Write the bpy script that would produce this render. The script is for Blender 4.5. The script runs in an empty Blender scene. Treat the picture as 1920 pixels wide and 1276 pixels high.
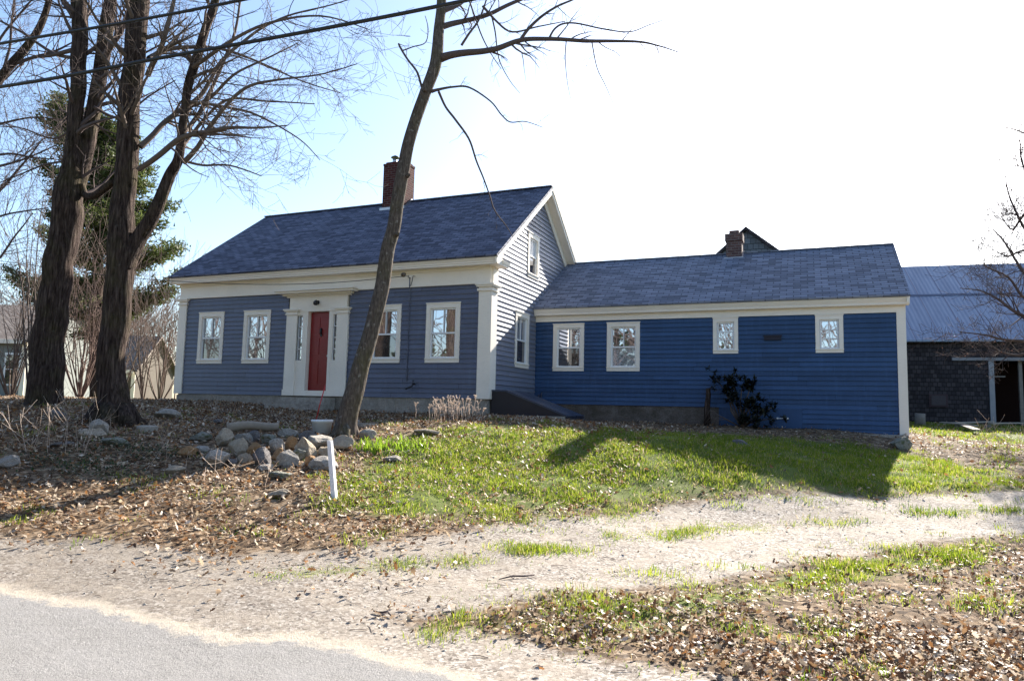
import bpy, bmesh, math, random
import numpy as np
from mathutils import Vector, noise
random.seed(7); RNG = np.random.default_rng(7)
S = bpy.context.scene
COL = S.collection
R = math.radians

# ------------------------------------------------------------------ camera
FPX = 1312.69
CAM = np.array([6.992, -15.17, -0.18]); YAW, PITCH, ROLL = 0.4, 0.095, 0.023
Fv = np.array([-math.sin(YAW)*math.cos(PITCH), math.cos(YAW)*math.cos(PITCH), math.sin(PITCH)])
R0 = np.array([math.cos(YAW), math.sin(YAW), 0.0]); U0 = np.cross(R0, Fv)
Rv = math.cos(ROLL)*R0 + math.sin(ROLL)*U0; Uv = -math.sin(ROLL)*R0 + math.cos(ROLL)*U0
cd = bpy.data.cameras.new('camera'); cam = bpy.data.objects.new('camera', cd); COL.objects.link(cam)
cd.sensor_width = 36.0; cd.lens = FPX/1920*36.0; cd.clip_start = 0.05; cd.clip_end = 3000
from mathutils import Matrix
M4 = Matrix(((Rv[0], Uv[0], -Fv[0], CAM[0]), (Rv[1], Uv[1], -Fv[1], CAM[1]), (Rv[2], Uv[2], -Fv[2], CAM[2]), (0, 0, 0, 1)))
cam.matrix_world = M4
S.camera = cam

# ------------------------------------------------------------------ light
SUN_EL, SUN_AZ = R(29.9), math.atan2(0.172, 1.0)     # azimuth measured from +Y towards +X
sd = Vector((math.sin(SUN_AZ)*math.cos(SUN_EL), math.cos(SUN_AZ)*math.cos(SUN_EL), math.sin(SUN_EL)))
w = bpy.data.worlds.new('World'); S.world = w; w.use_nodes = True
nt = w.node_tree; bg = nt.nodes['Background']
sky = nt.nodes.new('ShaderNodeTexSky'); sky.sky_type = 'NISHITA'; sky.sun_disc = False
sky.sun_elevation = SUN_EL; sky.sun_rotation = SUN_AZ
sky.air_density = 1.0; sky.dust_density = 1.0; sky.ozone_density = 2.2; sky.altitude = 50
nt.links.new(sky.outputs[0], bg.inputs[0]); bg.inputs[1].default_value = 0.078
sl = bpy.data.lights.new('sun', 'SUN'); sl.energy = 5.0; sl.angle = R(0.5); sl.color = (1.0, 0.93, 0.83)
so = bpy.data.objects.new('sun', sl); COL.objects.link(so)
so.rotation_euler = sd.to_track_quat('Z', 'Y').to_euler()
S.view_settings.view_transform = 'Standard'; S.view_settings.look = 'None'
S.view_settings.exposure = 1.9; S.view_settings.gamma = 1.0
S.render.engine = 'CYCLES'
S.cycles.max_bounces = 6; S.cycles.transparent_max_bounces = 8

# ------------------------------------------------------------------ geometry from the camera solve
def ray(px, py):
    d = Fv + Rv*(px-960)/FPX - Uv*(py-638)/FPX
    return d/np.linalg.norm(d)
HF = np.array([-math.sin(YAW), math.cos(YAW)])
def at(px, py, d):
    r = ray(px, py); return CAM + r*d/(r[:2]@HF)
def ppm(d): return FPX/d          # pixels per metre at a distance

# ------------------------------------------------------------------ terrain
CP = [(8,-4,-1.37),(5.5,-4.9,-1.42),(3.2,-7.5,-1.48),(1.4,-8.9,-1.56),(2.8,-10.4,-1.68),(1,-11.2,-1.74),(4.1,-11.2,-1.76),(7,-11,-1.74),
 (9.5,-8,-1.6),(9.6,-4,-1.35),(14,-6,-1.45),(14,-2,-1.25),(7,-15.2,-1.8),(0,-14,-1.8),(14,-14,-1.8),(-10,-12.8,-1.78),(-10,-15.5,-1.82),(20,-10,-1.7),
 (-.5,-10.5,-1.58),(-3.5,-8.8,-1.02),(-2.3,-9.6,-1.32),(-4.6,-8.1,-.72),(-7,-6.9,-.48),(-7,-5.9,-.32),(-4.4,-6.4,-.6),(-.76,-6.5,-.98),
 (-.5,-4.8,-.74),(1.6,-7.9,-1.38),(-9.9,-.3,-.22),(-6,-.3,-.30),(-2.3,-.3,-.40),(0,-.3,-.40),(1.4,-.3,-.44),(4,.5,-.60),(1.4,-2.6,-.48),(2.8,-2.8,-.58),(4.06,-3,-.70),(5.4,-3.3,-.88),(6.5,-3.65,-1.07),(6.95,-4.0,-1.24),(1.5,2.0,-.5),(.9,2.9,-.47),
 (4.9,2.9,-.5),(9,2.8,-.62),(5.1,-.8,-.68),(8.8,-.5,-.98),(3.2,-5.2,-1.12),(1.6,-5.8,-1.12),(0,-3.4,-.58),(-3,-3,-.62),(-6,-3,-.42),(-9,-4,-.35),(-12,-6,-.42),
 (10.7,1.6,-.87),(11.5,6,-.78),(11,12,-.48),(14,15,-.45),(14,5,-.9),(-5,10,-.3),(5,12,-.4),(-12,2,-.25),(-20,5,-.3),(-20,-6,-.6),(-20,-13,-1.8),
 (22,0,-1.2),(22,12,-.5),(0,25,-.3),(-20,30,-.3),(20,30,-.4),(-35,10,-.3),(35,10,-.5),(0,-20,-1.7),(20,-20,-1.7),(-20,-20,-1.7),(40,-16,-1.8),(-40,-15,-1.8)]
CP = np.array(CP, float)
def _k(r2): return 0.5*r2*np.log(r2+1e-9)
_n = len(CP); _d2 = ((CP[:, None, :2]-CP[None, :, :2])**2).sum(-1)
_A = np.zeros((_n+3, _n+3)); _A[:_n, :_n] = _k(_d2)+np.eye(_n)*0.4
_A[:_n, _n] = 1; _A[:_n, _n+1:] = CP[:, :2]; _A[_n, :_n] = 1; _A[_n+1:, :_n] = CP[:, :2].T
_W = np.linalg.solve(_A, np.concatenate([CP[:, 2], [0, 0, 0]]))
def hz(x, y):
    x = np.atleast_1d(np.asarray(x, float)); y = np.atleast_1d(np.asarray(y, float))
    xc = np.clip(x, -34, 34); yc = np.clip(y, -19, 29)
    out = np.full(x.shape, 0.0)
    for a in range(0, x.size, 20000):
        xs_, ys_ = xc.ravel()[a:a+20000], yc.ravel()[a:a+20000]
        d2 = (xs_[:, None]-CP[None, :, 0])**2+(ys_[:, None]-CP[None, :, 1])**2
        out.ravel()[a:a+20000] = _k(d2)@_W[:_n]+_W[_n]+xs_*_W[_n+1]+ys_*_W[_n+2]
    # a few gentle lumps
    out = out + 0.018*np.sin(x*2.1+1.3*np.sin(y*1.7))*np.cos(y*2.6+x*.7)*np.clip((y+11.4)*.6, 0, 1)*np.clip((40-np.abs(x))/20, 0, 1)
    far = np.clip((np.hypot(x, y)-45)/150, 0, 1)
    return out - far*0.4
def hz1(x, y): return float(hz(x, y)[0])
def pg(px, py):
    r = ray(px, py); t = 2.5
    while t < 300:
        p = CAM+r*t
        if p[2] < hz1(p[0], p[1]): break
        t += 0.12
    lo, hi = t-.12, t
    for _ in range(8):
        m = (lo+hi)/2; p = CAM+r*m
        if p[2] < hz1(p[0], p[1]): hi = m
        else: lo = m
    return CAM+r*hi
def fdist(p): return float((np.array(p[:2])-CAM[:2])@HF)

# ------------------------------------------------------------------ naming helpers
def tag(o, label=None, cat=None, group=None, kind=None):
    if label: o['label'] = label
    if cat: o['category'] = cat
    if group: o['group'] = group
    if kind: o['kind'] = kind
    return o
def empty(name, loc, label, cat, group=None):
    o = bpy.data.objects.new(name, None); COL.objects.link(o); o.location = [float(v) for v in loc]
    o.empty_display_size = .2
    bpy.context.view_layer.update()
    return tag(o, label, cat, group)
WORLD_OFF = {}
class MB:
    """collects polygons in world coordinates; UVs are in metres along each face"""
    def __init__(s): s.v = []; s.f = []; s.m = []; s.uv = []; s.smooth = []
    def poly(s, pts, uv=None, sm=False):
        b = len(s.v); pts = [tuple(float(c) for c in p) for p in pts]; s.v += pts; s.f.append(tuple(range(b, b+len(pts))))
        if uv is None:
            a, b_, c = Vector(pts[0]), Vector(pts[1]), Vector(pts[2]); n = (b_-a).cross(c-b_)
            if n.length < 1e-12: n = Vector((0, 0, 1))
            n.normalize()
            u = Vector((0, 0, 1)).cross(n)
            u = Vector((1, 0, 0)) if u.length < 1e-3 else u.normalized()
            vv = n.cross(u)
            uv = [(Vector(p).dot(u), Vector(p).dot(vv)) for p in pts]
        s.uv.append(uv); s.smooth.append(sm)
    def box(s, x0, x1, y0, y1, z0, z1, skip=''):
        P = lambda x, y, z: (x, y, z)
        if 'f' not in skip: s.poly([P(x0,y0,z0),P(x1,y0,z0),P(x1,y0,z1),P(x0,y0,z1)])
        if 'b' not in skip: s.poly([P(x1,y1,z0),P(x0,y1,z0),P(x0,y1,z1),P(x1,y1,z1)])
        if 'l' not in skip: s.poly([P(x0,y1,z0),P(x0,y0,z0),P(x0,y0,z1),P(x0,y1,z1)])
        if 'r' not in skip: s.poly([P(x1,y0,z0),P(x1,y1,z0),P(x1,y1,z1),P(x1,y0,z1)])
        if 't' not in skip: s.poly([P(x0,y0,z1),P(x1,y0,z1),P(x1,y1,z1),P(x0,y1,z1)])
        if 'd' not in skip: s.poly([P(x0,y1,z0),P(x1,y1,z0),P(x1,y0,z0),P(x0,y0,z0)])
    def prism(s, prof, a, b, axis='x'):
        """closed profile (list of 2D) swept from a to b along axis; prof is (y,z) for x, (x,z) for y"""
        def mk(q, t): return (t, q[0], q[1]) if axis == 'x' else (q[0], t, q[1])
        n = len(prof)
        for i in range(n):
            j = (i+1) % n
            s.poly([mk(prof[i], a), mk(prof[i], b), mk(prof[j], b), mk(prof[j], a)])
        s.poly([mk(q, a) for q in prof]); s.poly([mk(q, b) for q in reversed(prof)])
    def tube(s, pts, rad, n=6, cap=True, bump=0.0):
        pts = [Vector([float(c) for c in p]) for p in pts]; k = len(pts)
        rings = []; ref = None; L = 0
        for i in range(k):
            t = (pts[min(i+1, k-1)]-pts[max(i-1, 0)])
            if t.length < 1e-9: t = Vector((0, 0, 1))
            t.normalize()
            if ref is None: ref = t.orthogonal().normalized()
            ref = (ref-t*ref.dot(t)); ref = ref.normalized() if ref.length > 1e-6 else t.orthogonal().normalized()
            bn = t.cross(ref); r = rad[i] if hasattr(rad, '__len__') else rad
            if i: L += (pts[i]-pts[i-1]).length
            b = len(s.v)
            for j in range(n):
                a = 2*math.pi*j/n; q = r
                if bump:
                    q = r*(1+bump*noise.noise(Vector((math.cos(a)*2.2+pts[i].x, math.sin(a)*2.2+pts[i].y, pts[i].z*.9)))*2)
                p = pts[i]+ref*math.cos(a)*q+bn*math.sin(a)*q
                s.v.append(tuple(p))
            rings.append((b, L, r))
        for i in range(k-1):
            b0, l0, r0 = rings[i]; b1, l1, r1 = rings[i+1]
            for j in range(n):
                j2 = (j+1) % n
                s.f.append((b0+j, b0+j2, b1+j2, b1+j))
                ua, ub = j/n*6.28*r0, (j+1)/n*6.28*r0
                s.uv.append([(ua, l0), (ub, l0), (ub, l1), (ua, l1)]); s.smooth.append(True)
        if cap:
            for b, rev in ((rings[0][0], True), (rings[-1][0], False)):
                f = tuple(range(b, b+n)); f = tuple(reversed(f)) if rev else f
                s.f.append(f); s.uv.append([(math.cos(q), math.sin(q)) for q in range(n)]); s.smooth.append(False)
    def build(s, name, mat, parent=None, weld=False):
        me = bpy.data.meshes.new(name); off = (0, 0, 0)
        if parent is not None: off = tuple(root_loc(parent))
        else:
            a = np.array(s.v); off = (float(a[:, 0].mean()), float(a[:, 1].mean()), float(a[:, 2].min()))
        vv = np.array(s.v)-np.array(off)
        me.from_pydata(vv.tolist(), [], s.f)
        uvl = me.uv_layers.new(name='UVMap')
        flat = [c for u in s.uv for q in u for c in q]
        uvl.data.foreach_set('uv', flat)
        me.polygons.foreach_set('use_smooth', s.smooth)
        me.materials.append(mat); me.update()
        o = bpy.data.objects.new(name, me); COL.objects.link(o)
        if parent is not None: o.parent = parent
        else: o.location = off
        return o
def root_loc(o):
    l = Vector(o.location)
    while o.parent: o = o.parent; l += Vector(o.location)
    return l

# ------------------------------------------------------------------ material helpers
def leafpoly(mb, q, u, w_, L, Wd, fold=.2):
    n_ = u.cross(w_).normalized()*Wd*fold
    mb.poly([q, q+u*L*.35+w_*Wd+n_, q+u*L, q+u*L*.35-w_*Wd+n_])
class Mat:
    def __init__(s, name, rough=.7, spec=.3):
        s.m = bpy.data.materials.new(name); s.m.use_nodes = True; s.t = s.m.node_tree; s.N = s.t.nodes; s.L = s.t.links
        s.b = s.N['Principled BSDF']; s.b.inputs['Roughness'].default_value = rough; s.b.inputs['Specular IOR Level'].default_value = spec
    def node(s, t, **k):
        n = s.N.new(t)
        for a, v in k.items(): setattr(n, a, v)
        return n
    def tc(s, out='Object', scale=(1, 1, 1)):
        t = s.node('ShaderNodeTexCoord'); m = s.node('ShaderNodeMapping'); m.inputs['Scale'].default_value = scale
        s.L.new(t.outputs[out], m.inputs[0]); return m.outputs[0]
    def noise(s, vec, scale, detail=4, rough=.6, out=0):
        n = s.node('ShaderNodeTexNoise'); n.inputs['Scale'].default_value = scale; n.inputs['Detail'].default_value = detail; n.inputs['Roughness'].default_value = rough
        s.L.new(vec, n.inputs['Vector']); return n.outputs[out]
    def ramp(s, fac, stops, interp='LINEAR'):
        r = s.node('ShaderNodeValToRGB'); e = r.color_ramp.elements; r.color_ramp.interpolation = interp
        while len(e) < len(stops): e.new(0.5)
        for i, (p, c) in enumerate(stops):
            e[i].position = p; e[i].color = (c, c, c, 1) if isinstance(c, (int, float)) else (*c, 1)
        s.L.new(fac, r.inputs[0]); return r.outputs[0]
    def mix(s, fac, a, b, mode='MIX'):
        m = s.node('ShaderNodeMix', data_type='RGBA', blend_type=mode)
        for v, i in ((fac, 0), (a, 6), (b, 7)):
            if isinstance(v, (int, float)): m.inputs[i].default_value = v if i == 0 else (v, v, v, 1)
            elif isinstance(v, tuple): m.inputs[i].default_value = (*v, 1)
            else: s.L.new(v, m.inputs[i])
        return m.outputs[2]
    def math(s, op, a, b=0.0, clamp=False):
        m = s.node('ShaderNodeMath', operation=op, use_clamp=clamp)
        for i, v in enumerate((a, b)):
            if isinstance(v, (int, float)): m.inputs[i].default_value = v
            else: s.L.new(v, m.inputs[i])
        return m.outputs[0]
    def bump(s, h, strength=.4, dist=.01):
        n = s.node('ShaderNodeBump'); n.inputs['Strength'].default_value = strength; n.inputs['Distance'].default_value = dist
        s.L.new(h, n.inputs['Height']); s.L.new(n.outputs[0], s.b.inputs['Normal']); return n
    def col(s, c):
        if isinstance(c, tuple): s.b.inputs['Base Color'].default_value = (*c, 1)
        else: s.L.new(c, s.b.inputs['Base Color'])
        return s
def paint(name, c, rough=.5, spec=.4, var=.12, dirt=None, bump=.15, board=False):
    m = Mat(name, rough, spec); v = m.tc('Object')
    n = m.noise(v, 1.7, 6); n2 = m.noise(m.tc('Object', (3, 3, 14)), 4, 5)
    a = m.mix(m.ramp(n, [(.3, 0.), (.7, 1.)]), tuple(x*(1-var) for x in c), tuple(min(1, x*(1+var)) for x in c))
    if board:
        gi = m.node('ShaderNodeNewGeometry'); a = m.mix(1.0, a, m.ramp(gi.outputs['Random Per Island'], [(0., .80), (1., 1.16)]), 'MULTIPLY')
        n5 = m.noise(m.tc('Object', (5, 5, .7)), 2.2, 5); a = m.mix(m.ramp(n5, [(.52, 0.), (.72, .35)]), a, tuple(x*1.5+.012 for x in c))
    if dirt: a = m.mix(m.ramp(n2, [(.55, 0.), (.8, .5)]), a, dirt)
    m.col(a); m.bump(m.noise(v, 60, 3), bump, .003); return m.m
def clap(name, c, rough, var, dirt):
    mm = paint(name, c, rough, .7, var, dirt, board=True); b = mm.node_tree.nodes['Principled BSDF']
    b.inputs['Sheen Weight'].default_value = .8; b.inputs['Sheen Roughness'].default_value = .45; b.inputs['Sheen Tint'].default_value = (.85, .9, 1, 1); return mm
def plain(name, c, rough=.6, spec=.3, metal=0., var=.15, sc=12):
    m = Mat(name, rough, spec); n = m.noise(m.tc('Object'), sc, 5)
    m.col(m.mix(n, tuple(x*(1-var) for x in c), tuple(x*(1+var) for x in c))); m.b.inputs['Metallic'].default_value = metal
    m.bump(n, .2, .004); return m.m

BLUE = clap('blue_clapboard_paint', (.066, .080, .135), .5, .10, (.045, .055, .09))
WING_BLUE = paint('wing_clapboard_paint', (.030, .072, .165), .55, .3, .12, (.018, .042, .09), board=True)
WHITE = paint('bounce_warmed_trim_paint', (.84, .77, .67), .5, .4, .04, (.58, .53, .46))  # white trim; the warmth of bounced light is put into its colour
SASH = paint('white_sash_paint', (.80, .80, .80), .35, .5, .03)
def mk_door():
    m = Mat('red_door_paint', .3, .5); n = m.noise(m.tc('Object', (1, 1, .4)), 3, 5)
    m.col(m.mix(n, (.18, .006, .008), (.27, .011, .013))); return m.m
RED = mk_door()
def mk_shingle(name, c1, c2, c3, w=.26, h=.127):
    m = Mat(name, .85, .15); v = m.tc('UV')
    b = m.node('ShaderNodeTexBrick'); m.L.new(v, b.inputs['Vector'])
    b.offset = .5; b.offset_frequency = 2; b.inputs['Scale'].default_value = 1
    b.inputs['Brick Width'].default_value = w; b.inputs['Row Height'].default_value = h
    b.inputs['Mortar Size'].default_value = .012; b.inputs['Mortar Smooth'].default_value = .3
    b.inputs['Color1'].default_value = (0, 0, 0, 1); b.inputs['Color2'].default_value = (1, 1, 1, 1); b.inputs['Mortar'].default_value = (.0, .0, .0, 1)
    r = m.ramp(b.outputs['Color'], [(0., c1), (.35, c2), (.7, c3), (1., c2)])
    r = m.mix(m.math('MULTIPLY', b.outputs['Fac'], .85), r, tuple(x*.35 for x in c1))
    g = m.noise(v, 160, 2, .8); r = m.mix(.28, r, m.mix(g, tuple(x*.4 for x in c1), tuple(min(1, x*2.0) for x in c3)), 'MIX')
    st = m.noise(m.tc('UV', (1.2, .25, 1)), 1.3, 4); r = m.mix(m.ramp(st, [(.45, 0.), (.75, .22)]), r, tuple(x*.55 for x in c2))
    m.col(r)
    # each course is thickest at its butt edge
    sx = m.node('ShaderNodeSeparateXYZ'); m.L.new(v, sx.inputs[0])
    saw = m.math('SUBTRACT', 1.0, m.math('FRACT', m.math('DIVIDE', sx.outputs[1], h)))
    hh = m.math('ADD', saw, m.math('MULTIPLY', b.outputs['Color'], .45)); hh = m.math('SUBTRACT', hh, m.math('MULTIPLY', b.outputs['Fac'], .6))
    m.bump(hh, 1., .03); return m.m
ROOF = mk_shingle('dark_blue_grey_shingles', (.020, .023, .038), (.068, .076, .112), (.17, .18, .24))
WROOF = mk_shingle('grey_wing_shingles', (.05, .057, .078), (.14, .155, .20), (.26, .28, .34), .32, .13)
BARNSH = mk_shingle('weathered_barn_shingles', (.012, .011, .014), (.030, .026, .030), (.065, .055, .057), .16, .17)
GABSH = mk_shingle('slate_gable_shingles', (.06, .07, .08), (.09, .105, .12), (.13, .15, .17), .2, .22)
def mk_brick(name, c1, c2, mort):
    m = Mat(name, .9, .1); v = m.tc('UV'); b = m.node('ShaderNodeTexBrick'); m.L.new(v, b.inputs['Vector'])
    b.inputs['Scale'].default_value = 1; b.inputs['Brick Width'].default_value = .21; b.inputs['Row Height'].default_value = .073
    b.inputs['Mortar Size'].default_value = .009; b.inputs['Color1'].default_value = (*c1, 1); b.inputs['Color2'].default_value = (*c2, 1); b.inputs['Mortar'].default_value = (*mort, 1)
    n = m.noise(v, 6, 5); m.col(m.mix(m.ramp(n, [(.4, 0.), (.8, .5)]), b.outputs['Color'], tuple(x*.4 for x in c1)))
    m.bump(m.math('SUBTRACT', m.math('MULTIPLY', n, .4), b.outputs['Fac']), .8, .008); return m.m
BRICK = mk_brick('red_chimney_brick', (.105, .030, .026), (.06, .018, .018), (.14, .11, .10))
BRICK2 = mk_brick('weathered_chimney_brick', (.15, .085, .075), (.10, .06, .058), (.19, .17, .16))
def mk_stone(name, c1, c2, sc=5, moss=0.):
    m = Mat(name, .9, .15); v = m.tc('Object'); n = m.noise(v, sc, 9, .65); f = m.noise(v, sc*9, 5, .7)
    a = m.mix(m.ramp(n, [(.35, 0.), (.65, 1.)]), c1, c2); a = m.mix(m.ramp(f, [(.35, .6), (.6, 0.)]), a, tuple(x*.45 for x in c1))
    if moss: a = m.mix(m.ramp(m.noise(v, 3.1, 4), [(.5, 0.), (.62, moss)]), a, (.08, .09, .03))
    m.col(a); m.bump(m.math('ADD', n, m.math('MULTIPLY', f, .4)), .9, .03); return m.m
CONC = mk_stone('foundation_concrete', (.30, .27, .23), (.42, .38, .33), 4)
STG = mk_stone('grey_fieldstone', (.28, .25, .22), (.52, .48, .42), 6)
STT = mk_stone('tan_fieldstone', (.33, .27, .20), (.50, .43, .34), 5)
STO = mk_stone('rusty_fieldstone', (.32, .17, .08), (.46, .31, .17), 5)
STM = mk_stone('mossy_fieldstone', (.20, .20, .17), (.34, .33, .29), 5, .8)
STD = mk_stone('dark_fieldstone', (.12, .11, .11), (.26, .24, .23), 5)
def mk_bark(name, c1, c2, moss=.0, spot=0., sc=(14, 14, 2.6), ridge=.05):
    m = Mat(name, .95, .08); v = m.tc('Object', sc); n = m.noise(v, 1.6, 8, .7); v2 = m.tc('Object')
    a = m.mix(m.ramp(n, [(.36, 0.), (.62, 1.)]), c1, c2)
    if moss: a = m.mix(m.ramp(m.noise(v2, 1.9, 6), [(.48, 0.), (.62, moss)]), a, (.10, .095, .035))
    if spot: a = m.mix(m.ramp(m.noise(v2, 13, 3, .5), [(.62, 0.), (.74, spot)]), a, (.34, .33, .30))
    vo = m.node('ShaderNodeTexVoronoi'); vo.feature = 'DISTANCE_TO_EDGE'; vo.inputs['Scale'].default_value = 1.7
    dz = m.node('ShaderNodeMix', data_type='VECTOR'); dz.inputs[0].default_value = .4; m.L.new(v, dz.inputs[4]); m.L.new(m.noise(v, 1.5, 4, .6, 1), dz.inputs[5]); m.L.new(dz.outputs[1], vo.inputs['Vector'])
    rd_ = m.ramp(vo.outputs['Distance'], [(0., 0.), (.30, 1.)]); a = m.mix(m.math('ADD', m.math('MULTIPLY', rd_, .45), .55), tuple(x*.8 for x in c1), a)
    m.col(a); m.bump(m.math('ADD', n, m.math('MULTIPLY', rd_, .5)), 1., ridge); return m.m
BARK = mk_bark('furrowed_dark_bark', (.016, .010, .009), (.125, .092, .078), .3, .12, (17, 17, 2.0))
BARKL = mk_bark('smooth_grey_brown_bark', (.055, .043, .036), (.16, .135, .115), .4, .7, (20, 20, 5), ridge=.006)
TWIG = plain('twig_bark', (.10, .078, .075), .9, .1)
TWIGG = plain('pale_twig_bark', (.12, .095, .082), .9, .1)
TWIGP = plain('shrub_twig_bark', (.16, .115, .10), .9, .1)
def mk_glass(name, c, sc=6, mirror=.35, seed=0, lo=.5):
    m = Mat(name, .04, .5); v = m.tc('Object'); n = m.noise(v, sc, 6, .65)
    m.col(m.mix(m.ramp(n, [(.4, 0.), (.65, 1.)]), tuple(x*lo for x in c), c))
    g = m.node('ShaderNodeBsdfGlossy'); g.inputs['Roughness'].default_value = .015; g.inputs['Color'].default_value = (.9, .93, 1, 1)
    mx = m.node('ShaderNodeMixShader'); mx.inputs[0].default_value = mirror
    bn = m.node('ShaderNodeBump'); bn.inputs['Strength'].default_value = .02; bn.inputs['Distance'].default_value = .02
    m.L.new(m.noise(v, 2.5, 2), bn.inputs['Height']); m.L.new(bn.outputs[0], g.inputs['Normal'])
    out = m.N['Material Output']; m.L.new(m.b.outputs[0], mx.inputs[1]); m.L.new(g.outputs[0], mx.inputs[2]); m.L.new(mx.outputs[0], out.inputs[0]); return m.m
GLASS = mk_glass('window_glass', (.10, .09, .085), 5, .42)
SCREEN = mk_glass('window_glass_behind_screen', (.085, .07, .062), 5, .12)
LACE = mk_glass('glass_over_lace_curtain', (.55, .56, .58), 38, .15, lo=.25)
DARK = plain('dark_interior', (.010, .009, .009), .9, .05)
BLACKM = plain('black_metal', (.012, .012, .014), .4, .5)
STEEL = plain('dull_steel', (.45, .45, .46), .35, .5, .8)
BULK = plain('dark_painted_steel_doors', (.008, .007, .014), .38, .5)
BULKT = plain('grey_blue_bulkhead_edge', (.035, .045, .075), .35, .5)
PLANK = plain('weathered_plank', (.34, .30, .25), .9, .1, 0, .35)
WOODG = plain('grey_weathered_wood', (.20, .18, .16), .9, .1, 0, .4)
LOGM = plain('barkless_log_wood', (.30, .25, .20), .9, .1, 0, .35)
POSTW = paint('white_post_paint', (.80, .80, .82), .5, .4, .04)
def mk_metalroof():
    m = Mat('corrugated_metal_roof', .42, .5); v = m.tc('UV')
    sx = m.node('ShaderNodeSeparateXYZ'); m.L.new(v, sx.inputs[0])
    n = m.noise(m.tc('UV', (1.5, .3, 1)), 1.2, 6, .65)
    a = m.mix(m.ramp(n, [(.35, 0.), (.7, 1.)]), (.13, .175, .26), (.21, .265, .36))
    p = m.math('FRACT', m.math('DIVIDE', sx.outputs[0], .92)); a = m.mix(m.math('LESS_THAN', p, .05), a, (.10, .12, .19))
    m.col(a); m.b.inputs['Metallic'].default_value = .35
    m.bump(m.math('SINE', m.math('MULTIPLY', sx.outputs[0], 6.283/.16)), .3, .01); return m.m
METAL = mk_metalroof()
def mk_foliage(name, base, trans=.45, rough=.6, attr=None):
    m = Mat(name, rough, .25)
    if attr:
        a = m.node('ShaderNodeAttribute'); a.attribute_name = attr; c = a.outputs['Color']
    else:
        oi = m.noise(m.tc('Object'), 1.3, 3); c = m.mix(oi, tuple(x*.6 for x in base), tuple(x*1.35 for x in base))
    m.col(c); t = m.node('ShaderNodeBsdfTranslucent'); mx = m.node('ShaderNodeMixShader'); mx.inputs[0].default_value = trans
    m.L.new(c, t.inputs[0]); out = m.N['Material Output']
    m.L.new(m.b.outputs[0], mx.inputs[1]); m.L.new(t.outputs[0], mx.inputs[2]); m.L.new(mx.outputs[0], out.inputs[0]); return m.m
GRASSM = mk_foliage('spring_grass', None, .6, .5, 'tint')
LEAFM = mk_foliage('dry_leaves', None, .3, .55, 'tint')
PINEM = mk_foliage('pine_needles', (.075, .095, .030), .45)
RHODO = mk_foliage('glossy_dark_leaves', (.018, .022, .016), .1, .35)
BULB = mk_foliage('bright_green_shoots', (.22, .33, .03), .5, .4)
DRYF = mk_foliage('dried_seed_heads', (.62, .52, .44), .45)
PERI = mk_foliage('dark_ground_cover', (.035, .065, .02), .3, .35)

# ------------------------------------------------------------------ ground, driveway, road : one sheet split into three
def inside(poly, X, Y):
    c = np.zeros(X.shape, bool); n = len(poly)
    for i in range(n):
        x1, y1 = poly[i]; x2, y2 = poly[(i+1) % n]
        k = (y1 > Y) != (y2 > Y)
        with np.errstate(divide='ignore', invalid='ignore'):
            c ^= k & (X < (x2-x1)*(Y-y1)/(y2-y1+1e-12)+x1)
    return c
def sdf(poly, X, Y):
    d = np.full(X.shape, 1e9); n = len(poly)
    for i in range(n):
        x1, y1 = poly[i]; x2, y2 = poly[(i+1) % n]; ex, ey = x2-x1, y2-y1
        t = np.clip(((X-x1)*ex+(Y-y1)*ey)/(ex*ex+ey*ey+1e-12), 0, 1)
        d = np.minimum(d, np.hypot(X-x1-t*ex, Y-y1-t*ey))
    return np.where(inside(poly, X, Y), d, -d)
def gp(*pts): return [tuple(pg(*p)[:2]) for p in pts]
road_edge = gp((0,1105),(200,1140),(350,1180),(480,1200),(560,1190),(640,1215),(760,1245),(890,1274))
e0, e1 = road_edge[0], road_edge[-1]
ROADP = [(-600, -11.0), (e0[0]-6, -11.15)]+road_edge+[(e1[0]+1.2, -11.75), (600, -12.2), (600, -17.6), (-600, -17.4)]
up = gp((0,1006),(200,1012),(330,1030),(480,1040),(640,1030),(760,1010),(880,990),(1000,976),(1200,960),(1300,942),(1450,926),(1640,935),(1750,926),(1915,922))
lo = gp((1915,1003),(1700,1022),(1500,1052),(1350,1085),(1150,1103),(950,1130),(850,1150),(745,1163),(900,1188),(1000,1203),(1100,1228),(1300,1252),(1350,1274))
ul, ll = up[-1], lo[0]
DRIVEP = [(-14, -11.6), (-14, -11.0)]+[(up[0][0]-4, up[0][1]-.25)]+up+[(16, ul[1]+1.2), (26, ul[1]+6), (28, ul[1]+2), (17, ll[1]+.9)]+lo+[(lo[-1][0]+3, -11.4), (lo[-1][0]+3, -12.2), (0, -12)]
LAWNP = gp((905,792),(1010,803),(1330,815),(1560,830),(1700,850),(1800,870),(1900,885),(1915,915),(1750,922),(1640,930),(1450,922),(1300,928),(1150,946),(1000,958),(850,962),(740,965),(620,962),(640,900),(700,850),(790,810))
STRIPS = [gp((440,1080),(560,1062),(700,1050),(850,1040),(900,1048),(760,1072),(560,1088)), gp((940,1030),(1080,1015),(1100,1035),(960,1042)),
          gp((1130,1005),(1300,985),(1420,978),(1460,990),(1300,1003),(1150,1015)), gp((1640,962),(1800,945),(1915,955),(1915,965),(1760,966)), gp((1500,985),(1640,970),(1600,985))]
FRONTG = gp((745,1163),(850,1148),(950,1128),(1150,1101),(1350,1083),(1500,1050),(1700,1020),(1915,1003),(1915,1060),(1700,1090),(1500,1130),(1300,1215),(1200,1228),(1050,1205),(900,1185))
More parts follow.
